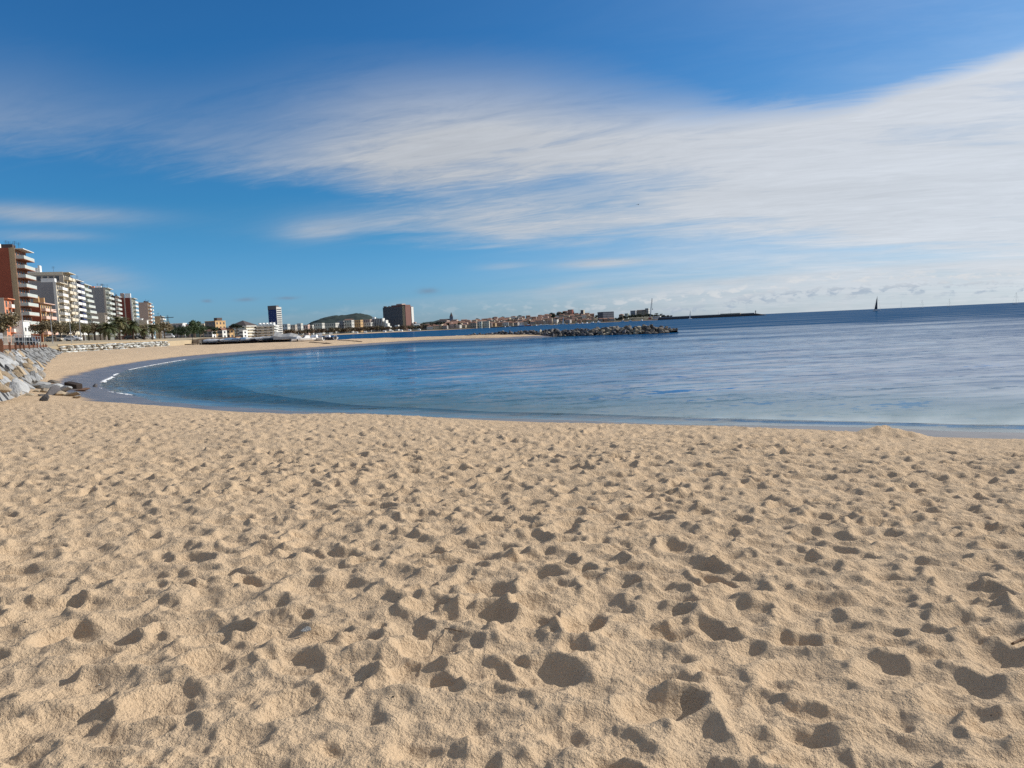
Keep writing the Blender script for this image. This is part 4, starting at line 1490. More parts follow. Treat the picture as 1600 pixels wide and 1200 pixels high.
def lamp(px, y, h, label, group=None, z=None):
    p = prom_at(px, y) if z is None else Vector((at(px, y).x, y, z))
    t = thing('street_lamp', label, 'street lamp', p, rng.uniform(-.3, .3), group)
    MB().tube((0, 0, -.3), (0, 0, h), .09, .05, 8).build('pole', MT['metal_grey'], t)
    MB().tube((0, 0, h - .05), (1.2, 0, h + .25), .045, .035, 6).build('arm', MT['metal_grey'], t)
    MB().box(.95, 1.65, -.13, .13, h + .2, h + .32).build('lamp_head', MT['metal_dark'], t)


for px, y in ((39, 130), (83, 178), (112, 190), (127, 200)):
    lamp(px, y, 6.0 if px < 60 else 7.5, 'thin street lamp on the promenade before the apartment row', 'street lamps on the promenade')

# ------------------------------------------------------------------ boats and huts on the spit


def loft(m, secs):
    n_ = len(secs[0])
    b = len(m.v)
    for s_ in secs:
        m.v += [tuple(p) for p in s_]
    for i in range(len(secs) - 1):
        for k in range(n_ - 1):
            m.f.append((b + i * n_ + k, b + (i + 1) * n_ + k, b + (i + 1) * n_ + k + 1, b + i * n_ + k + 1))
    m.f.append(tuple(b + k for k in range(n_)))
    m.f.append(tuple(b + (len(secs) - 1) * n_ + k for k in range(n_ - 1, -1, -1)))
    return m


def hull(L, B, H, full=.75):
    m = MB()
    secs = []
    for i in range(9):
        t = i / 8
        w = B / 2 * min(1, (1 - t) ** .55 * 1.35 * full + .02) if t > .3 else B / 2 * (.86 + .14 * t / .3)
        sheer = H * (1 + .25 * t * t)
        keel = H * .55 * t ** 4
        secs.append([(-L / 2 + L * t, -w, sheer), (-L / 2 + L * t, -w * .86, sheer * .45 + keel * .5), (-L / 2 + L * t, -w * .3, keel), (-L / 2 + L * t, w * .3, keel), (-L / 2 + L * t, w * .86, sheer * .45 + keel * .5), (-L / 2 + L * t, w, sheer)])
    loft(m, secs)
    for i in range(8):            # deck
        b = [secs[i][0], secs[i + 1][0], secs[i + 1][5], secs[i][5]]
        m.add([(x, y * .98, z - .05) for x, y, z in b], [(0, 1, 2, 3)])
    return m


def cover_mesh(L, B, h0, h1):
    m = MB()
    secs = []
    for i in range(8):
        t = i / 7
        w = B / 2 * (1 - .75 * max(0, t - .35) ** 1.3)
        k = math.sin(math.pi * min(1, .15 + .85 * (1 - t) + .0)) * .0 + (h1 - h0) * (1 - abs(t - .35) * .9)
        secs.append([(-L / 2 + L * t, -w, h0), (-L / 2 + L * t, -w * .55, h0 + k * .8), (-L / 2 + L * t, 0, h0 + k), (-L / 2 + L * t, w * .55, h0 + k * .8), (-L / 2 + L * t, w, h0)])
    return loft(m, secs)


def spit_pt(px, y):
    p = at(px, y)
    p.z = bz(p)
    return p


# long low launching platform with covered craft
P0, P1 = spit_pt(314, 205), spit_pt(472, 196)
P0.z = P1.z = max(P0.z, P1.z)
pl = thing('boat_platform', 'long low dark timber platform carrying the beached craft', 'platform', P0, math.atan2((P1 - P0).y, (P1 - P0).x))
LP = (P1 - P0).length
NPL = 24
for i in range(NPL):
    MB().box(LP * i / NPL, LP * (i + .96) / NPL, -1.4, 2.6, .42, .50).build('plank', MT['timber_dark'], pl)
for i in range(NPL):
    MB().box(LP * (i + .4) / NPL, LP * (i + .4) / NPL + .18, -1.3, -1.1, -.6, .417).build('post', MT['timber_dark'], pl)
MB().box(0, LP, .2, .4, -.3, .417).build('beam', MT['timber_dark'], pl)


def on_platform(px, back=0.6):
    p = on_y(px, hor_y(px), 200)
    u = (P1 - P0).normalized()
    # intersect the pixel column with the platform line
    for yy in np.linspace(190, 210, 81):
        q = at(px, float(yy))
        if abs((q - P0).to_2d().x * -u.y + (q - P0).to_2d().y * u.x - back) < .15:
            return Vector((q.x, q.y, P0.z + .503))
    return Vector((p.x, 200, P0.z + .503))


def dinghy(label, p, rz, L, col, cov, group=None, mast=False, name='beached_dinghy', B=None):
    t = thing(name, label, 'boat', p, rz, group)
    B = B or L * .38
    hull(L, B, L * .14).build('hull', MT[col], t)
    if cov:
        cover_mesh(L * .98, B * 1.04, L * .135, L * .27).build('cover', MT[cov], t)
    if mast:
        MB().tube((L * .1, 0, L * .12), (L * .1, 0, L * .12 + 4.5), .05, .03, 6).build('mast', MT['metal_grey'], t)
    return t


kinds = [('hull_white', 'canvas_white', 'white-covered dinghy on the launching platform'), ('hull_white', 'canvas_blue', 'blue-covered dinghy on the launching platform'),
         ('hull_navy', 'canvas_grey', 'grey-covered dark dinghy on the launching platform')]
for px, k in ((329, 0), (337, 0), (346, 2), (355, 0), (363, 1), (371, 1), (379, 1), (387, 1), (395, 0), (403, 2), (410, 0), (418, 0)):
    a, b_, lb = kinds[k]
    dinghy(lb, on_platform(px, .4 + .5 * (k % 2)), rng.uniform(-.35, .35) + (math.pi if rng.random() < .5 else 0), rng.uniform(3.4, 4.2), a, b_, lb.split(' on ')[0] + 's')
for px in (361, 376, 392):
    o = dinghy('red kayak lying across the back of the launching platform', on_platform(px, 2.2), rng.uniform(-.2, .2), 3.6, 'hull_red', None, 'red kayaks', name='kayak', B=.75)
# dark sailing dinghies with masts
for px, lb in ((424, 'bare-masted grey sailing dinghy beside the covered dinghies'), (430, 'bare-masted grey sailing dinghy between two others like it'), (437, 'bare-masted grey sailing dinghy right beside the tent')):
    dinghy(lb, on_platform(px, .8), rng.uniform(-.3, .3), 4.2, 'metal_blue', 'canvas_grey', 'sailing dinghies by the tent', True)
# grey tent
p = on_platform(449, .6)
tt = thing('marquee_tent', 'grey canvas tent with a sagging ridge on the platform', 'tent', p, R(-6))
m = MB()
secs = []
for i in range(7):
    t_ = i / 6
    r_ = 2.0 - 0.9 * t_ + .25 * math.cos(t_ * 9)
    x = -3.2 + 6.4 * t_
    secs.append([(x, -1.7, .05), (x, -1.5, r_ * .45), (x, 0, r_), (x, 1.5, r_ * .45), (x, 1.7, .05)])
loft(m, secs).build('canopy', MT['canvas_grey'], tt)
for x in (-3.1, 3.1):
    MB().tube((x, 0, 0), (x, 0, 2.8 if x < 0 else 1.7), .05, n=6).build('tent_pole', MT['metal_grey'], tt)
# white motor boats at the end


def motor_boat(label, px, y, rz, L, col, z=None, group=None, cat='boat'):
    p = spit_pt(px, y) if z is None else Vector((at(px, y).x, y, z))
    t = thing('motor_boat', label, cat, p, rz, group)
    hull(L, L * .36, L * .16).build('hull', MT[col], t)
    c = MB()
    h = L * .16
    c.add([(-L * .18, -L * .11, h), (L * .2, -L * .09, h), (L * .2, L * .09, h), (-L * .18, L * .11, h), (-L * .16, -L * .09, h + L * .14), (L * .06, -L * .08, h + L * .14), (L * .06, L * .08, h + L * .14), (-L * .16, L * .09, h + L * .14)],
          [(4, 5, 6, 7), (0, 1, 5, 4), (1, 2, 6, 5), (2, 3, 7, 6), (3, 0, 4, 7)])
    c.build('cabin', MT['hull_white'], t)
    MB().add([(L * .195, -L * .075, h + .03 * L), (L * .195, L * .075, h + .03 * L), (L * .095, L * .07, h + L * .12), (L * .095, -L * .07, h + L * .12)], [(0, 1, 2, 3)]).build('windscreen', MT['glass'], t)
    MB().box(-L / 2 - .35, -L / 2 + .02, -.2, .2, L * .05, L * .2).build('outboard_motor', MT['metal_dark'], t)
    return t


motor_boat('white motor boat on the sand right beside the tent', 467, 196, R(35), 4.4, 'hull_white')
motor_boat('white motor boat with its bow raised on the spit', 478, 194, R(-130), 5.0, 'hull_white')
motor_boat('longest white motor boat on the spit before the blue bay', 490, 197, R(170), 5.4, 'hull_white')
motor_boat('navy-hulled motor boat on the crest of the spit', 511, 200, R(172), 4.4, 'hull_navy')
motor_boat('small white boat standing last on the crest of the spit', 524, 201, R(100), 4.2, 'hull_white')
p = spit_pt(501, 199)
sg = thing('notice_board', 'white notice board on a thin post between the boats', 'sign', p, R(10))
MB().tube((0, 0, -.3), (0, 0, 1.5), .05, n=6).build('post', MT['metal_grey'], sg)
MB().box(-.42, .42, -.07, -.052, 1.0, 1.95).build('panel', MT['canvas_white'], sg)
# posts standing in the sand
for px, y, h in ((301, 214, 2.3), (308, 222, 1.9)):
    p = spit_pt(px, y)
    o = MB().tube((0, 0, -.4), (0, 0, h), .09, .07, 8).build('wooden_post', MT['timber_dark'], None, loc=p)
    tag(o, 'thin dark post standing in the sand before the pines', 'post', 'thin posts before the pines')
# small cream kiosk with a dark hatch
p = spit_pt(321, 219)
ks = thing('beach_kiosk', 'low cream kiosk with a dark hatch behind the platform', 'kiosk', p, R(-8))
MB().box(-2.0, 9.5, 0, 2.4, -.4, 1.7).build('wall', MT['cream'], ks)
MB().box(-1.2, -.2, -.05, -.003, .5, 1.45).build('hatch', MT['glass'], ks)
MB().box(-2.2, 9.7, -.3, 2.6, 1.703, 1.85).build('roof', MT['terracotta'], ks)
# low retaining walls behind the sand
for (pxa, pxb, ya, yb, z0, h, lb) in ((268, 345, 268, 262, 1.6, 1.7, 'low sandstone wall behind the sand under the pines'), (345, 440, 272, 285, 1.6, 1.5, 'low pale wall behind the covered boats')):
    a, b = at(pxa, ya), at(pxb, yb)
    o = MB().box(0, (b - a).length, -.2, .2, 0, h).build('low_wall', MT['stone_wall'], None, loc=(a.x, a.y, z0), rot=(0, 0, math.atan2((b - a).y, (b - a).x)))
    tag(o, lb, 'wall')


# dark weed lines on the spit
def strip_lumps(name, a, b, n_, w, h, m_, z0=.0):
    mb = MB()
    for i in range(n_):
        t_ = rng.random()
        p = a.lerp(b, t_) + Vector((rng.gauss(0, w * .3), rng.gauss(0, w), 0))
        zz = bz(p)
        r_ = rng.uniform(.3, .9)
        k = 7
        ring = [(p.x + r_ * 1.4 * math.cos(6.283 * j / k) * rng.uniform(.7, 1.2), p.y + r_ * math.sin(6.283 * j / k) * rng.uniform(.7, 1.2), zz - .05) for j in range(k)]
        mb.add(ring + [(p.x, p.y, zz + h * rng.uniform(.6, 1.3))], [(j, (j + 1) % k, k) for j in range(k)])
    o = mb.build(name, m_, None)
    o['kind'] = 'stuff'
    o['label'] = 'dark seaweed washed up in strips on the sand spit'
    return o


strip_lumps('seaweed', spit_pt(483, 184), spit_pt(511, 177), 60, .5, .12, MT['wrack'])
strip_lumps('seaweed', spit_pt(528, 196), spit_pt(562, 187), 70, .5, .12, MT['wrack'])
strip_lumps('seaweed', spit_pt(112, 62), spit_pt(108, 66), 1, .3, .02, MT['wrack'])

# foam where the wash runs up in the inner corner


def foam_line(pix, width, seed):
    q = random.Random(seed)
    pts = catmull([tuple(ground(*p)[:2]) for p in pix], 40)
    mb = MB()
    n_ = len(pts)
    run = 0
    for i, (x, y) in enumerate(pts):
        d = pts[min(i + 1, n_ - 1)] - pts[max(i - 1, 0)]
        d = d / max(1e-6, np.linalg.norm(d))
        nx_, ny_ = -d[1], d[0]
        w = width * (.15 + .6 * q.random()) * (0.1 if q.random() < .22 else 1)
        o_ = q.gauss(0, width * .25)
        hh = q.uniform(.012, .04)
        for t_, z_ in ((-1, .004), (-.5, hh), (.3, hh * .8), (1, .004)):
            mb.v.append((x + nx_ * (o_ + w * t_), y + ny_ * (o_ + w * t_), z_))
        if i:
            for k in range(3):
                mb.f.append(((i - 1) * 4 + k, i * 4 + k, i * 4 + k + 1, (i - 1) * 4 + k + 1))
        if q.random() < .5:
            pass
    o = mb.build('foam', MT['foam'], None)
    o['kind'] = 'stuff'
    o['label'] = 'white foam where the wash runs up the sand'


foam_line([(155, 606), (163, 611), (180, 614), (207, 617.5)], .22, 1)
foam_line([(160, 598), (164, 594), (172, 591), (175, 588), (182, 584)], .30, 2)
foam_line([(200, 578), (225, 573), (250, 568.4), (285, 562.5), (290, 562)], .16, 3)

# ------------------------------------------------------------------ far shore: beach, plain, headland
FS = [(-72, 262), (-92, 310), (-122, 400), (-172, 600), (-270, 950), (-338, 1195), (-325, 1262), (-274, 1330), (-190, 1385), (-123, 1440), (-27, 1570), (87, 1680), (227, 1760), (325, 1800), (385, 1806), (418, 1850), (430, 1960), (300, 2300), (0, 2900)]
FC = catmull(FS, 5)


def normals(c):
    d = np.gradient(c, axis=0)
    d /= np.linalg.norm(d, axis=1)[:, None]
    return np.stack([-d[:, 1], d[:, 0]], 1)


FN = normals(FC)


def strip_mesh(name, prof_, m_):
    mb = MB()
    k = len(prof_)
    for c, n_ in zip(FC, FN):
        for o_, z_ in prof_:
            mb.v.append((c[0] + n_[0] * o_, c[1] + n_[1] * o_, z_))
    for i in range(len(FC) - 1):
        for j in range(k - 1):
            mb.f.append((i * k + j, (i + 1) * k + j, (i + 1) * k + j + 1, i * k + j + 1))
    return tag(mb.build(name, m_, None), kind='structure')


strip_mesh('far_beach', [(-4, -.6), (0, 0.02), (6, .7), (22, 1.6), (46, 2.0)], MT['sand'])
strip_mesh('coastal_plain', [(44, 1.7), (46, 2.05), (70, 2.6), (160, 3.2), (420, 4.0)], MT['plain'])
# flat country far behind
MB().box(-6000, -300, 1500, 9000, -2, 3.6).build('coastal_plain', MT['plain'], None)['kind'] = 'structure'


def town_h(x, y):
    """height of the town hill above the sea"""
    px = 800 + FPX * x / y
    crest = float(np.interp(px, [640, 690, 720, 760, 800, 840, 870, 890, 925, 945, 975, 990, 1015, 1040, 1060], [3, 9, 10, 12, 15, 17, 20, 22, 17, 9, 7, 12, 12, 6, 3]))
    shore_y = float(np.interp(px, [640, 700, 780, 860, 950, 1010, 1050], [1385, 1440, 1560, 1680, 1760, 1800, 1806]))
    t_ = (y - shore_y - 25) / 190
    return 1.6 + crest * max(0, min(1, t_)) ** .85 * (1 if t_ < 1.35 else max(0, 1 - (t_ - 1.35)))


mb = MB()
cols_, rws = 60, 22
for j in range(rws):
    for i in range(cols_):
        px = 640 + 430 * i / (cols_ - 1)
        shore_y = float(np.interp(px, [640, 700, 780, 860, 950, 1010, 1050, 1070], [1385, 1440, 1560, 1680, 1760, 1800, 1806, 1840]))
        y = shore_y + 10 + 480 * j / (rws - 1)
        x = (px - 800) / FPX * y
        mb.v.append((x, y, town_h(x, y) if 0 < i < cols_ - 1 else 0.0))
for j in range(rws - 1):
    for i in range(cols_ - 1):
        a = j * cols_ + i
        mb.f.append((a, a + 1, a + cols_ + 1, a + cols_))
tag(mb.build('town_hill', MT['plain'], None, True), kind='structure')


# wooded hill behind the far beach
def hill_mesh():
    n_, m_ = 260, 70
    mb = MB()
    ys = np.linspace(2350, 3100, m_)
    out = []
    xs_px = np.linspace(455, 660, n_)
    X_, Y_ = np.meshgrid(xs_px, ys)
    prof_ = np.interp(X_, [455, 474, 484, 492, 505, 520, 545, 563, 580, 597, 615, 640, 660], [0, 12, 34, 44, 52, 60, 64, 68, 62, 47, 28, 10, 0])
    d = np.sin(np.clip((Y_ - 2350) / 750, 0, 1) * math.pi) ** .7
    W = (X_ - 800) / FPX * Y_
    bump_ = 5.0 * vnoise(W / 14, Y_ / 14, 31) + 6 * vnoise(W / 33, Y_ / 33, 32)
    Z_ = prof_ * d + bump_ * np.clip(prof_ / 12, 0, 1) * d + 2
    return W, Y_, Z_


W_, Y_, Z_ = hill_mesh()
hl = grid_mesh('wooded_hill', W_, Y_, Z_, MT['wood_hill'], np.ones((W_.shape[0] - 1, W_.shape[1] - 1), bool), smooth=False)
tag(hl, kind='structure')
# low dark ridge inland on the left
for (pa_, pb_, y, h, nm) in ((262, 335, 1500, 26, 'ridge'), (430, 500, 2300, 24, 'ridge'), (650, 720, 2300, 26, 'ridge')):
    n_, m_ = 90, 12
    X_, Yg = np.meshgrid(np.linspace(pa_, pb_, n_), np.linspace(y, y + 300, m_))
    W = (X_ - 800) / FPX * Yg
    e = np.sin(np.clip((X_ - pa_) / (pb_ - pa_), 0, 1) * math.pi) ** .4
    d = np.sin(np.clip((Yg - y) / 300, 0, 1) * math.pi) ** .6
    Z2 = (h + 9 * vnoise(W / 25, Yg / 25, 35) + 6 * vnoise(W / 9, Yg / 9, 36)) * e * d + 2
    tag(grid_mesh('wooded_ridge', W, Yg, Z2, MT['wood_hill'], np.ones((m_ - 1, n_ - 1), bool), smooth=False), kind='structure')


# ------------------------------------------------------------------ mid-distance and far buildings
def block(label, pxl, pxc, pxr, ytop, Y, floors, wall, side=None, th=-28, z0=2.6, roof=None, roofh=2.2, bands=None, wins=True, roofm='terracotta', name='building', cat='building', group=None, bay=3.2, top=None, winm='glass'):
    c = on_y(pxc, ytop, Y)
    H = c.z - z0
    a = R(th) - math.atan2(c.x, Y)
    W = max(.5, (pxc - pxl) * Y / FPX / math.cos(R(th)))
    S = max(4.0, (pxr - pxc) * Y / FPX / abs(math.sin(R(th))))
    t = thing(name, label, cat, (c.x, Y, z0), a, group)
    MB().box(-W, 0, 0, S, -2, H).build('wall', MT[wall], t)
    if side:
        MB().box(.003, .12, -.02, S + .02, -2, H + .02).build('side_wall', MT[side], t)  # own colour per side; most are lighter, putting the sunlit right faces into paint
    fh = H / floors
    x_side = .125 if side else .003
    if wins:
        m = MB()
        nb_ = max(2, int(W / bay))
        for i in range(floors):
            z = i * fh + fh * .28
            for k in range(nb_):
                x = -W * (k + .5) / nb_
                m.box(x - bay * .26, x + bay * .26, -.06, -.003, z, z + fh * .5)
            ns = max(1, int(S / bay))
            for k in range(ns):
                y = S * (k + .5) / ns
                m.box(x_side, x_side + .05, y - bay * .22, y + bay * .22, z, z + fh * .5)
        o = m.build('window_rows', MT[winm], t)
        o['kind'] = 'stuff'
    if bands:
        for i in range(1, floors + 1):
            z = i * fh - fh * .12
            MB().box(-W - .05, x_side + 1.1, -1.1, S * .98, z - .55, z).build('balcony_band', MT[bands], t)
    if roof == 'hip':
        MB().hip(-W, 0, 0, S, H + .003, roofh).build('roof', MT[roofm], t)
    elif roof == 'gable':
        MB().gable(-W, 0, 0, S, H + .003, roofh, axis='x' if W > S else 'y').build('roof', MT[roofm], t)
    else:
        MB().box(-W - .15, .3, -.15, S + .15, H + .003, H + .4).build('roof', MT[roofm if roof else (side or wall)], t)
    if top:
        for (fx, fw, hh, mm) in top:
            MB().box(-W * (fx + fw), -W * fx, S * .2, S * .7, H + .405, H + .4 + hh).build('roof_box', MT[mm], t)
    return t


# group between the pines and the blue tower
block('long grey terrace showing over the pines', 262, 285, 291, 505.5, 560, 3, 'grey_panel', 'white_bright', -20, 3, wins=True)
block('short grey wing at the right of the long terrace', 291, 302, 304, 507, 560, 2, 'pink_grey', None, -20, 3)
block('tan flats with shade painted purple-grey on the front and a dark roof box', 321, 336, 351, 502, 560, 4, 'tower_grey', 'ochre', -42, 3, top=[(.0, .3, 2.2, 'roof_dark')])  # front is the shaded face of tan flats, its shade put into the grey
block('pale cream house just left of the tan flats with the purple-grey front', 313, 319, 323, 506, 600, 3, 'cream', None, -30, 3)
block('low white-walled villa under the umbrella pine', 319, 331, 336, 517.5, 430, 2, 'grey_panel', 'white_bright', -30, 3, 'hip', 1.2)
block('white house with shade painted grey on its front among the dark trees', 341, 347, 353, 516, 440, 2, 'grey_beige', 'white', -38, 3, 'gable', 1.3)  # white house; the shade on its front is put into the grey wall colour
block('ochre-walled house next to the rusty trees', 353, 358, 365, 515, 446, 2, 'cream', 'ochre', -38, 3, 'hip', 1.3)
block('small bright white house before the brown-roofed flats', 374, 379, 386, 517, 440, 2, 'white', 'white_bright', -38, 3)
block('terraced flats with brown pitched roof and white balconies', 359, 384, 401, 508.5, 480, 4, 'pale_green', 'cream', -35, 3, 'hip', 3.4, 'white', roofm='roof_dark')
block('cream flats with rows of white balconies beside the blue tower', 402, 428, 433, 508.5, 490, 4, 'cream', 'white', -14, 3, None, 2, 'white', top=[(.05, .08, 1.6, 'white_bright'), (.25, .08, 1.6, 'white_bright'), (.45, .08, 1.6, 'white_bright'), (.65, .08, 1.6, 'white_bright'), (.85, .08, 1.6, 'white_bright')])
# blue tower
t = block('slender blue and white tower rising over the far beach', 419, 431.5, 439, 480, 1120, 13, 'tower_blue', 'far_white', -32, 3, wins=False)
c = on_y(431.5, 480, 1120)
Ht = c.z - 3
W = 12.5 * 1120 / FPX / math.cos(R(32))
S = 7.5 * 1120 / FPX / math.sin(R(32))
MB().box(-W - .1, .1, -.3, S * .5, Ht - 3.2, Ht + 2.6).build('crown_panel', MT['tower_grey'], t)
m = MB()
for i in range(13):
    z = 1.5 + i * (Ht - 5) / 13
    for k in range(4):
        x = -W * (k + .5) / 4
        if (i * 3 + k * 5) % 4:
            m.box(x - .9, x + .9, -.12, -.003, z, z + .5)
m.build('sill_rows', MT['metal_blue'], t)['kind'] = 'stuff'
m = MB()
for i in range(13):
    z = 1.2 + i * (Ht - 2) / 13
    m.box(.13, .2, .8, S - .8, z, z + 1.5)
m.build('window_rows', MT['glass'], t)['kind'] = 'stuff'
# dark slab tower
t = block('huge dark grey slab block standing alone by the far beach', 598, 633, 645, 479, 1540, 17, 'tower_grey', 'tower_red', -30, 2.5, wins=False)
c = on_y(633, 479, 1540)
Ht = c.z - 2.5
W = 35 * 1540 / FPX / math.cos(R(30))
S = 12 * 1540 / FPX / math.sin(R(30))
m = MB()
for i in range(17):
    z = .8 + i * (Ht - 1) / 17
    for k in range(15):
        x = -W * (k + .5) / 15
        m.box(x - 1.15, x + 1.15, -.10, -.003, z, z + 1.7)
m.build('window_rows', MT['metal_dark'], t)['kind'] = 'stuff'
MB().box(-W * .13, -W * .02, -.5, -.11, 0, Ht + 2).build('wall_strip', MT['tan_strip'], t)
MB().box(.13, 1.2, S * .72, S + .1, 0, Ht - .5).build('wall_strip', MT['white'], t)  # right edge catching the sun, put in as a white strip
MB().box(-W * .62, .1, .5, S * .7, Ht + .405, Ht + 4.0).build('roof_box', MT['tower_red'], t)
MB().box(-W * .40, -W * .15, 1, S * .5, Ht + 4.005, Ht + 6.4).build('roof_box', MT['pink_grey'], t)
for k in range(5):
    MB().box(-W * (.97 - k * .07), -W * (.97 - k * .07) + 2.4, 1, 4, Ht + .405, Ht + .41 + rng.uniform(1.0, 2.8)).build('roof_box', MT['roof_dark'], t)
# row behind the far beach
rowb = [('white flats right behind the blue tower', 440, 449, 453, 506.5, 'white', 3), ('white flats with grey side in the far beach row', 454, 461, 464, 507.5, 'grey_beige', 3), ('tall narrow white flats of the far beach row', 464, 470, 473, 505.5, 'white', 3),
        ('beige house of the far beach row below the hill foot', 474, 481, 484, 507.5, 'pink', 2), ('pale house left of the greenish flats', 484, 488, 490, 508, 'cream', 2),
        ('greenish-white flats at the foot of the wooded hill', 490, 503, 507, 505, 'pale_green', 3), ('long cream flats under the wooded hill', 508, 524, 530, 504.8, 'cream', 3),
        ('plain grey block under the wooded hill', 527, 536, 539, 501.5, 'grey_panel', 4), ('cream flats with two bright gables', 538, 549, 553, 500, 'cream', 4),
        ('yellowish flats under the top of the wooded hill', 553, 563, 567, 500, 'ochre', 4), ('low whitish flats before the dark finned hotel', 569, 579, 584, 504, 'white', 3),
        ('long lilac-grey flats behind the low whitish flats', 565, 578, 582, 499, 'pink_grey', 4)]
for i, (lb, a, b, c_, yt, wm, fl) in enumerate(rowb):
    block(lb, a, b, c_, yt, float(np.interp(c_, [425, 480, 560, 640], [1290, 1350, 1465, 1510])) + 10 * (i % 4), fl, wm, 'far_white' if wm in ('white', 'cream', 'pale_green') else None, -30, 2.5, 'gable' if i in (8,) else None, bay=4.0)
t = block('dark finned hotel with a stepped white end', 581, 597.5, 601, 497.5, 1510, 5, 'tower_grey', 'white', -25, 2.5, wins=False, top=[(.75, .25, 3, 'white_bright')])
c = on_y(597.5, 497.5, 1510)
Ht = c.z - 2.5
W = 16.5 * 1510 / FPX / math.cos(R(25))
for k in range(6):
    MB().box(-W * (k + .62) / 6, -W * (k + .38) / 6, -.8, -.003, 0, Ht).build('fin', MT['white'], t)
for k in range(3):
    MB().box(3.5 + k * 3.4, 6.8 + k * 3.4, 1, 12, -1, Ht * (.86 - .24 * k)).build('wing', MT['white'], t)
block('small bright white kiosk before the slab block', 617, 622, 624, 508, 1500, 1, 'white_bright', None, -20, 2.5)
block('low cream pavilion right of the slab block', 646, 655, 660, 507.5, 1500, 2, 'pale_green', 'white', -35, 2.5, 'gable', 2.4, roofm='white')
block('pinkish little house right of the slab block', 646, 649, 650, 503.5, 1560, 3, 'pink', None, -30, 2.5)
block('grey mansion with a dark roof at the start of the old town', 685, 698, 703, 500.5, 1600, 3, 'pink_grey', None, -25, 3, 'hip', 3, roofm='roof_dark')

# brown leafless trees along the far beach, green ones near the slab block
for i in range(62):
    px = 428 + i * 4.1 + rng.uniform(-1.5, 1.5)
    y = float(np.interp(px, [425, 480, 560, 640, 700], [1215, 1270, 1392, 1440, 1490])) + rng.uniform(-10, 12)
    p = at(px, y)
    tree('far', 'plane_tree', 'brown leafless tree in the row behind the far beach', (p.x, y, 2.3), rng.uniform(.9, 1.25), 'brown tree row behind the far beach')
for i in range(20):
    px = 650 + i * 2.3 + rng.uniform(-1, 1)
    y = 1500 + rng.uniform(0, 60)
    p = at(px, y)
    tree('fargreen', 'evergreen_tree', 'dark evergreen between the slab block and the old town', (p.x, y, 2.6), rng.uniform(.9, 1.5), 'evergreens between slab block and old town')
# pale beach huts and sheds on the far sand
for px in (497, 499, 517, 557, 571, 601, 612, 627, 640, 655):
    y = float(np.interp(px, [480, 560, 640, 700], [1262, 1352, 1408, 1462]))
    p = at(px, y)
    h_ = thing('beach_hut', 'tiny white hut on the sand of the far beach', 'hut', (p.x, y, 1.0), rng.uniform(-.5, .5), 'white huts on the far beach')
    MB().box(-2.6, 2.6, -1.5, 1.5, -.3, 2.4).build('wall', MT['white_bright'], h_)
    MB().gable(-2.6, 2.6, -1.5, 1.5, 2.403, .8, axis='x').build('roof', MT['white'], h_)

# ------------------------------------------------------------------ old town on the hill
HOUSES = []
for k_, c_ in (('town_ochre', (.40, .28, .17)), ('town_white', (.56, .53, .48)), ('town_pink', (.42, .31, .26)), ('town_sand', (.34, .285, .22)), ('town_red', (.32, .20, .15)), ('town_grey', (.32, .29, .27)), ('town_cream', (.42, .36, .27))):
    MT[k_] = mat(k_, c_, .9, .25, .3, rand=.2)
wallmats = [('town_ochre', 'ochre'), ('town_white', 'white'), ('town_pink', 'pink'), ('town_sand', 'sandy'), ('town_red', 'reddish'), ('town_grey', 'grey-beige'), ('town_cream', 'cream')]


def house_meshes(w, d, h, rt, wm):
    a = MB().box(-w / 2, w / 2, -d / 2, d / 2, -6, h)
    if rt == 'gable':
        a.add([(-w / 2, -d / 2, h), (-w / 2, d / 2, h), (-w / 2, 0, h + 1.75)], [(0, 1, 2)]).add([(w / 2, -d / 2, h), (w / 2, d / 2, h), (w / 2, 0, h + 1.75)], [(2, 1, 0)])
        r = MB().gable(-w / 2, w / 2, -d / 2, d / 2, h + .01, 1.8, axis='x')
        rm = 'terracotta'
    elif rt == 'hip':
        r = MB().hip(-w / 2, w / 2, -d / 2, d / 2, h + .01, 2.0)
        rm = 'terracotta'
    else:
        r = MB().box(-w / 2 - .1, w / 2 + .1, -d / 2 - .1, d / 2 + .1, h + .003, h + .5)
        rm = wm
    g = MB()
    for i in range(int(h / 3)):
        for k in range(3):
            x = -w / 2 + w * (k + .5) / 3
            g.box(x - .6, x + .6, -d / 2 - .06, -d / 2 - .003, .8 + i * 3, 2.3 + i * 3)
    return a.mesh('house', MT[wm]), r.mesh('roof', MT[rm]), g.mesh('window_rows', MT['glass'])


HM = {}
for wm, wn in wallmats:
    for rt in ('gable', 'hip', 'flat'):
        for v in range(2):
            HM.setdefault((wn, rt), []).append(house_meshes(rng.uniform(8, 13), rng.uniform(8, 11), rng.choice([5.6, 6.2, 8.6, 6.2]), rt, wm))


def town_house(px, y, wn, rt, zone, sc=1.0, z=None):
    x = (px - 800) / FPX * y
    z = town_h(x, y) if z is None else z
    a, r, g = rng.choice(HM[(wn, rt)])
    o = put('house', a, None, (x, y, z), (0, 0, rng.uniform(-.5, .25)), sc)
    rl_ = {'gable': 'tiled', 'hip': 'hipped', 'flat': 'flat'}[rt]
    lb = '%s house with %s roof %s' % (wn, rl_, zone)
    tag(o, lb, 'house', lb)
    put('roof', r, o)
    k = put('window_rows', g, o)
    k['kind'] = 'stuff'
    return o


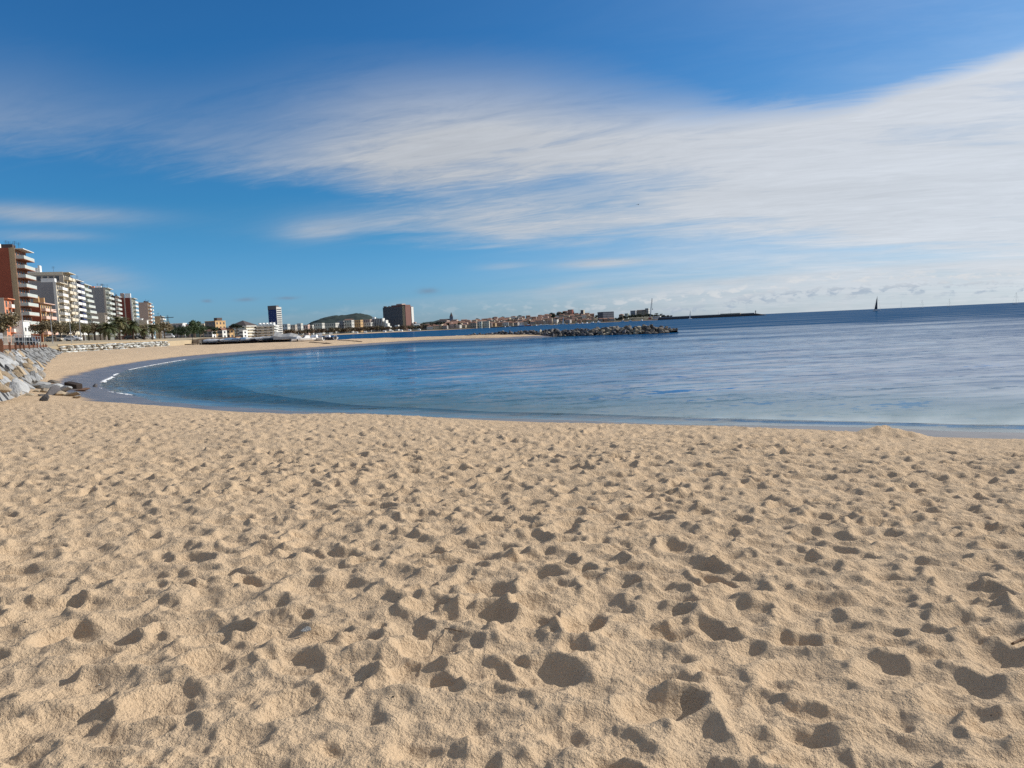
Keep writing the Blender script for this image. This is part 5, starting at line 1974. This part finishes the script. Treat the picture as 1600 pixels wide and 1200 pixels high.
ZN = ['on the waterfront of the old town', 'halfway up the old town hill', 'on the crest of the old town']
for row in range(7):
    px = 664 + rng.uniform(0, 4)
    while px < 962:
        sh_y = float(np.interp(px, [640, 700, 780, 860, 950, 1010], [1385, 1440, 1560, 1680, 1760, 1800]))
        y = sh_y + 30 + row * 30 + rng.uniform(-6, 6)
        step = rng.uniform(6.6, 10.5)
        crest_skip = (px < 705 and row > 3) or (px > 930 and row > 2)
        if not crest_skip and rng.random() < .88:
            wn = rng.choices([w for _, w in wallmats], [2, 3, 2, 3, 3, 4, 4])[0]
            rt = rng.choices(['gable', 'hip', 'flat'], [5, 3, 2])[0]
            town_house(px, y, wn, rt, ZN[0 if row < 1 else (1 if row < 5 else 2)])
        px += step
# trees mixed in
for i in range(60):
    px = rng.choice([rng.uniform(662, 730), rng.uniform(740, 960), rng.uniform(865, 885)])
    sh_y = float(np.interp(px, [640, 700, 780, 860, 950, 1010], [1385, 1440, 1560, 1680, 1760, 1800]))
    y = sh_y + rng.uniform(40, 245)
    x = (px - 800) / FPX * y
    tree('fargreen', 'evergreen_tree', 'dark tree between the houses of the old town', (x, y, town_h(x, y)), rng.uniform(.6, 1.1), 'trees between the old town houses')

# named buildings of the town
block('pale yellow quay house beside the cream one on the waterfront', 745.5, 752.5, 753.5, 502.3, 1530, 3, 'pale_green', None, -12, 1.8, None)
block('wide cream quay house with dark arches on the waterfront', 754.5, 764, 765, 501.8, 1538, 3, 'cream', None, -12, 1.8, None)
block('red-roofed stone hall left of the pale quay houses', 735, 744, 746, 504.5, 1520, 2, 'stone_wall', None, -15, 1.8, 'hip', 4)
block('brick-red mansion block on the crest near the mast', 887, 893.5, 896, 483.8, 1880, 4, 'rose_wall', 'brick_deep', -25, 20, None)
block('grey mansion block on the crest beside the thin mast', 907, 911.5, 913.5, 484.5, 1900, 5, 'tower_grey', 'cream', -25, 18, None)
block('wide grey apartment slab with a dark flat roof by the harbour', 933.5, 942, 959, 487.5, 1800, 5, 'tower_grey', 'grey_panel', -60, 3, None, roofm='roof_dark', bay=3.6)
# white house and mast
o = MB().tube((0, 0, 0), (0, 0, 22), .25, .1, 6).build('radio_mast', MT['metal_dark'], None, loc=(at(905.5, 1880).x, 1880, 20))
tag(o, 'thin dark radio mast on the crest of the old town', 'mast')

# church
c0 = on_y(705.5, 500, 1700)
ch = thing('church', 'dark church with a long nave and a pointed spire', 'church', (c0.x, 1700, 9))
MB().box(-27, -4.2, -5, 7, -6, 11).build('nave', MT['stone_wall'], ch)
MB().gable(-27, -4.2, -5, 7, 11.003, 4.2, axis='x').build('roof', MT['roof_dark'], ch)
zt = on_y(705, 494.5, 1700).z - 9
zs = on_y(704.5, 487.8, 1700).z - 9
MB().box(-4, 4, -4, 4, -6, zt).build('tower', MT['metal_blue'], ch)
s_ = MB()
s_.tube((0, 0, zt + .003), (0, 0, zs), 3.9, .15, 8)
s_.build('spire', MT['roof_dark'], ch)
MB().box(-1, 1, -4.1, -4.003, zt - 4.5, zt - 1.5).build('belfry_opening', MT['glass'], ch)

# headland villas
block('fort-like villa with grey towers on the headland', 985, 992.5, 994, 485.3, 1860, 3, 'grey_panel', None, -15, 13, None)
block('long villa with a dark tiled roof on the headland', 994.5, 1007, 1009, 485.8, 1865, 2, 'stone_wall', None, -12, 14, 'gable', 3, roofm='roof_dark')
block('square turret house at the top of the headland', 1008, 1013, 1014.5, 481.8, 1868, 3, 'grey_beige', 'white', -20, 13, None, roofm='roof_dark')
block('pale house on the left shoulder of the headland', 976, 981, 983, 489.8, 1850, 2, 'pale_green', None, -20, 8, None)
block('brown villa low on the left of the headland', 967, 973, 975, 491.5, 1840, 2, 'stone_wall', None, -20, 6, 'hip', 2)
block('long low white shed on the headland quay', 1020, 1031, 1033, 494, 1815, 1, 'white', None, -10, 4, None)
for i in range(34):
    px = 964 + i * 2.6 + rng.uniform(-1, 1)
    y = 1835 + rng.uniform(-12, 25)
    top_ = float(np.interp(px, [964, 985, 1015, 1035, 1052], [4, 9, 9, 5, 2]))
    p = at(px, y)
    tree('fargreen', 'evergreen_tree', 'dark evergreen on the slopes of the headland', (p.x, y, top_ - 1.5), rng.uniform(.55, .95), 'evergreens on the headland')
for px, h in ((1026, 15), (1033, 13), (1037, 9)):
    p = at(px, 1850)
    tree('umbrella', 'stone_pine', 'lone stone pine standing out against the sky on the headland', (p.x, 1850, h - 7), 1.2, 'skyline pines on the headland')
# crane with slanting boom
pb0, pt0 = on_y(1015.5, 494, 1800), on_y(1018.8, 463.3, 1800)
cr = thing('mobile_crane', 'tall pale crane boom leaning over the headland', 'crane', (pb0.x, 1800, 3))
d = pt0 - pb0
m = MB()
for i in range(20):
    a, b = d * (i / 20), d * ((i + 1) / 20)
    w = 1.15 - .55 * i / 20
    for sx in (-w, w):
        for sy in (-w, w):
            m.tube(a + Vector((sx, sy, 3)), b + Vector((sx, sy, 3)), .24, n=4, caps=False)
    m.tube(a + Vector((-w, -w, 3)), b + Vector((w, -w, 3)), .18, n=4, caps=False)
    m.tube(a + Vector((w, w, 3)), b + Vector((-w, w, 3)), .18, n=4, caps=False)
m.build('boom', MT['metal_grey'], cr)
MB().tube(d + Vector((.4, 0, 3)), d + Vector((.4, 0, 3 - 26)), .12, n=4).build('cable', MT['metal_dark'], cr)
MB().box(d.x - .2, d.x + 1.0, -.5, .5, d.z - 26 + 1, d.z - 24 + 2.5).build('hook_block', MT['metal_dark'], cr)
MB().box(-4, 3, -2, 2, .2, 3.6).build('chassis', MT['hull_red'], cr)

# harbour pier with lights
pa, pb = on_y(1030, 496, 1790), on_y(1196, 491, 1640)
ang = math.atan2(pb.y - pa.y, pb.x - pa.x)
Lp = math.hypot(pb.x - pa.x, pb.y - pa.y)
pr_ = thing('harbour_pier', 'long low stone pier running out to the light', 'pier', (pa.x, pa.y, 0), ang)
m = MB()
secs = []
for i in range(13):
    t_ = i / 12
    h = 5.2 if t_ < .93 else 3.4
    if i == 12:
        h = 1.2
    secs.append([(Lp * t_, -9, -.8), (Lp * t_, -5.5, h), (Lp * t_, 5.5, h), (Lp * t_, 9, -.8)])
loft(m, secs).build('mole', MT['rock_core'], pr_)
MB().box(0, Lp * .90, 2.0, 3.6, 5.203, 6.8).build('parapet', MT['grey_panel'], pr_)
rest = [(Vector((rng.uniform(Lp * .3, Lp * 1.02), rng.uniform(-9.5, -6.5), rng.uniform(.0, 1.8))), erot(), (3, 2.6, 2.6)) for _ in range(90)]
join_rocks('armour_stones', rest, RK['rock_dark'], MT['rock_dark'], pr_)
for px in (1126, 1145):
    fx = (px - 1030) / (1196 - 1030)
    MB().tube((Lp * fx, 0, 5.2), (Lp * fx, 0, 15), .22, .12, 6).build('lamp_post', MT['metal_grey'], pr_)
MB().box(Lp * .60, Lp * .78, -2.5, 1.8, 5.203, 8.0).build('shed', MT['stone_wall'], pr_)
lx = Lp * .915
lt = thing('harbour_light', 'small round harbour light at the end of the pier', 'lighthouse', Matrix.Translation((pa.x, pa.y, 0)) @ (Matrix.Rotation(ang, 4, 'Z') @ Vector((lx, 0, 5.2))))
MB().tube((0, 0, 0), (0, 0, 4.2), 1.2, .95, 10).build('tower', MT['grey_beige'], lt)
MB().tube((0, 0, 4.203), (0, 0, 4.6), 1.7, n=10).build('gallery', MT['metal_dark'], lt)
MB().tube((0, 0, 4.603), (0, 0, 6.0), .9, n=8).build('lantern', MT['glass'], lt)
MB().tube((0, 0, 6.003), (0, 0, 6.9), 1.1, .1, 8).build('cap', MT['metal_dark'], lt)

# tower crane far inland on the left
pc = at(265, 900)
tc_ = thing('tower_crane', 'thin tower crane far behind the pines', 'crane', (pc.x, 900, 3))
ht = on_y(264.5, 496.5, 900).z - 3
m = MB()
for sx in (-.5, .5):
    for sy in (-.5, .5):
        m.tube((sx, sy, 0), (sx, sy, ht + 3), .12, n=4)
for i in range(int(ht / 1.5)):
    m.tube((-.5, -.5, i * 1.5), (.5, -.5, i * 1.5 + 1.5), .08, n=4)
m.build('mast', MT['metal_dark'], tc_)
MB().box(-6, 7, -.35, .35, ht, ht + .7).build('jib', MT['metal_dark'], tc_)
MB().box(-6, -4, -.5, .5, ht - 1.4, ht - .003).build('counterweight', MT['metal_grey'], tc_)

# ------------------------------------------------------------------ boats at sea and in harbour


def sailboat(label, px, Y, py_top, sail=None, L=None, furled=True, group=None, rz=0.0, hullm='hull_white', lean=0.0):
    p = at(px, Y)
    H = on_y(px, py_top, Y).z
    L = L or H * .62
    t = thing('sailing_boat', label, 'sailboat', (p.x, Y, -.05), rz, group)
    t.rotation_euler = (lean, 0, rz)
    hull(L, L * .28, L * .15).build('hull', MT[hullm], t)
    MB().box(-L * .15, L * .12, -L * .07, L * .07, L * .14, L * .185).build('cabin', MT['hull_white'], t)
    mr = .10 + H * .004
    MB().tube((L * .06, 0, L * .08), (L * .06, 0, H), mr, mr * .6, 6).build('mast', MT['metal_grey'] if sail is None else MT['metal_dark'], t)
    MB().tube((L * .06, 0, L * .17), (-L * .38, 0, L * .17), mr * 1.2, mr, 6).build('boom', MT['metal_grey'], t)
    m = MB().tube((L * .06, 0, H * .97), (L * .49, 0, L * .12), .05, n=4).tube((L * .06, 0, H * .97), (-L * .49, 0, L * .1), .05, n=4)
    m.build('rigging', MT['metal_dark'], t)
    if sail:
        m = MB()
        n_ = 8
        for i in range(n_ + 1):
            f = i / n_
            z = L * .2 + (H * .92 - L * .2) * f
            wd = L * .33 * (1 - f) ** .9 + .08
            for k in range(5):
                g_ = k / 4
                m.v.append((L * .05 - wd * g_, math.sin(g_ * math.pi) * wd * .14, z))
        for i in range(n_):
            for k in range(4):
                a = i * 5 + k
                m.f.append((a, a + 1, a + 6, a + 5))
        o = m.build('sail', MT[sail], t)
        so_ = o.modifiers.new('thick', 'SOLIDIFY')
        so_.thickness = .04
    return t


sailboat('sailing yacht with a dark main sail and white hull', 1370, 1080, 462.5, 'sail_dark', L=12, rz=R(-8))
sailboat('small white-sailed boat passing in front of the pier', 1078.5, 1350, 485, 'canvas_white', L=7, rz=R(20))
sailboat('bare-masted yacht closest to the dark-sailed one on the horizon', 1408, 1900, 470.5, L=9, rz=R(60))
sailboat('bare-masted yacht midway along the horizon', 1440.5, 1750, 468.5, L=11)
sailboat('bare-masted yacht with a raised stern on the horizon', 1483, 1650, 466.5, L=11)
sailboat('large bare-masted yacht farthest out to the open sea', 1587, 1450, 456, L=14)
for px, y in ((812, 1560), (818, 1565), (824, 1570), (830, 1575), (838, 1590), (845, 1600), (789, 1540), (797, 1545), (903, 1660), (910, 1668), (917, 1675), (926, 1690), (936, 1700), (1003, 1740), (973, 1735), (985, 1738)):
    motor_boat('white motor boat moored along the old town quay', px, y, rng.uniform(0, 6), rng.uniform(8, 12), 'hull_white', -.3, 'boats along the old town quay')
motor_boat('bright red harbour boat at the old town quay', 826, 1550, R(5), 14, 'hull_red', -.3)
motor_boat('blue harbour boat at the old town quay', 814, 1545, R(5), 14, 'hull_blue', -.3)
motor_boat('large white motor yacht at the right end of the quay', 935, 1690, R(80), 16, 'hull_white', -.3)
for px, yt in ((852, 491), (856, 494), (874, 494), (889, 494), (866, 496), (901, 496)):
    sailboat('bare-masted boat moored before the old town', px, 1655, yt, L=9, rz=rng.uniform(0, 6), group='masts before the old town')
sailboat('moored boat with pale sail hoisted before the old town', 880.5, 1645, 493.5, 'canvas_white', L=10)

# ------------------------------------------------------------------ bits on the near sand
def sand_pt(px, py):
    return on_beach(px, py)


p = sand_pt(478, 986)
o = put('stone', RK['rock_grey'][2], None, (p.x, p.y, p.z + .012), (.2, .1, .6), (.085, .06, .055))
tag(o, 'blue-grey stone lying alone on the trampled sand', 'stone')
k = 0
for i in range(26):
    px, py = rng.uniform(20, 1580), 700 + 480 * rng.random() ** 1.1
    p = sand_pt(px, py)
    d = math.hypot(p.x, p.y)
    s_ = rng.uniform(.008, .015) * (1 + d * .06)
    shell = rng.random() < .6
    me = rng.choice(RK['rock_pale'] if shell else RK['rock_tan'])
    o = put('shell_fragment' if shell else 'pebble', me, None, (p.x, p.y, p.z + s_ * .2), erot(.4, .4), (s_, s_ * .8, s_ * .7))
    if shell:
        tag(o, 'tiny white shell fragment on the trampled sand', 'shell', 'white shell fragments on the sand')
    else:
        tag(o, 'tiny brown pebble on the trampled sand', 'pebble', 'brown pebbles on the sand')
# dry twig at the right edge
pts = [sand_pt(1572, 1017), sand_pt(1583, 1008), sand_pt(1594, 1003), sand_pt(1606, 999)]
m = MB()
for a, b in zip(pts[:-1], pts[1:]):
    m.tube(a + Vector((0, 0, .012)), b + Vector((0, 0, .014)), .006, .005, 6)
tag(m.build('twig', MT['twig'], None), 'dry brown twig at the right-hand edge of the sand', 'twig')
pts = [sand_pt(695, 983), sand_pt(708, 985), sand_pt(722, 989)]
m = MB()
for a, b in zip(pts[:-1], pts[1:]):
    m.tube(a + Vector((0, 0, .005)), b + Vector((0, 0, .006)), .003, .0025, 5)
tag(m.build('reed_stalk', MT['twig'], None), 'thin reddish reed stalk on the middle of the sand', 'reed')
# gull in the sky
pg = on_y(997, 320, 160)
gl_ = thing('gull', 'tiny dark gull flying below the cloud sheet', 'bird', pg, R(30))
m = MB()
loft(m, [[(-.22, 0, 0), (-.22, .01, .01), (-.22, 0, .02)], [(-.05, -.06, -.04), (-.05, .06, -.0), (-.05, -.06, .05)], [(.12, -.05, -.03), (.12, .05, 0), (.12, -.05, .04)], [(.26, 0, .01), (.26, .01, .015), (.26, 0, .02)]])
m.build('body', MT['car_dark'], gl_)
for s_ in (-1, 1):
    MB().add([(.06, s_ * .04, .02), (-.1, s_ * .04, .02), (-.06, s_ * .34, .14), (.08, s_ * .34, .15), (-.1, s_ * .68, .06), (-.03, s_ * .68, .065)], [(0, 1, 2, 3), (3, 2, 4, 5)]).build('wing', MT['car_dark'], gl_)
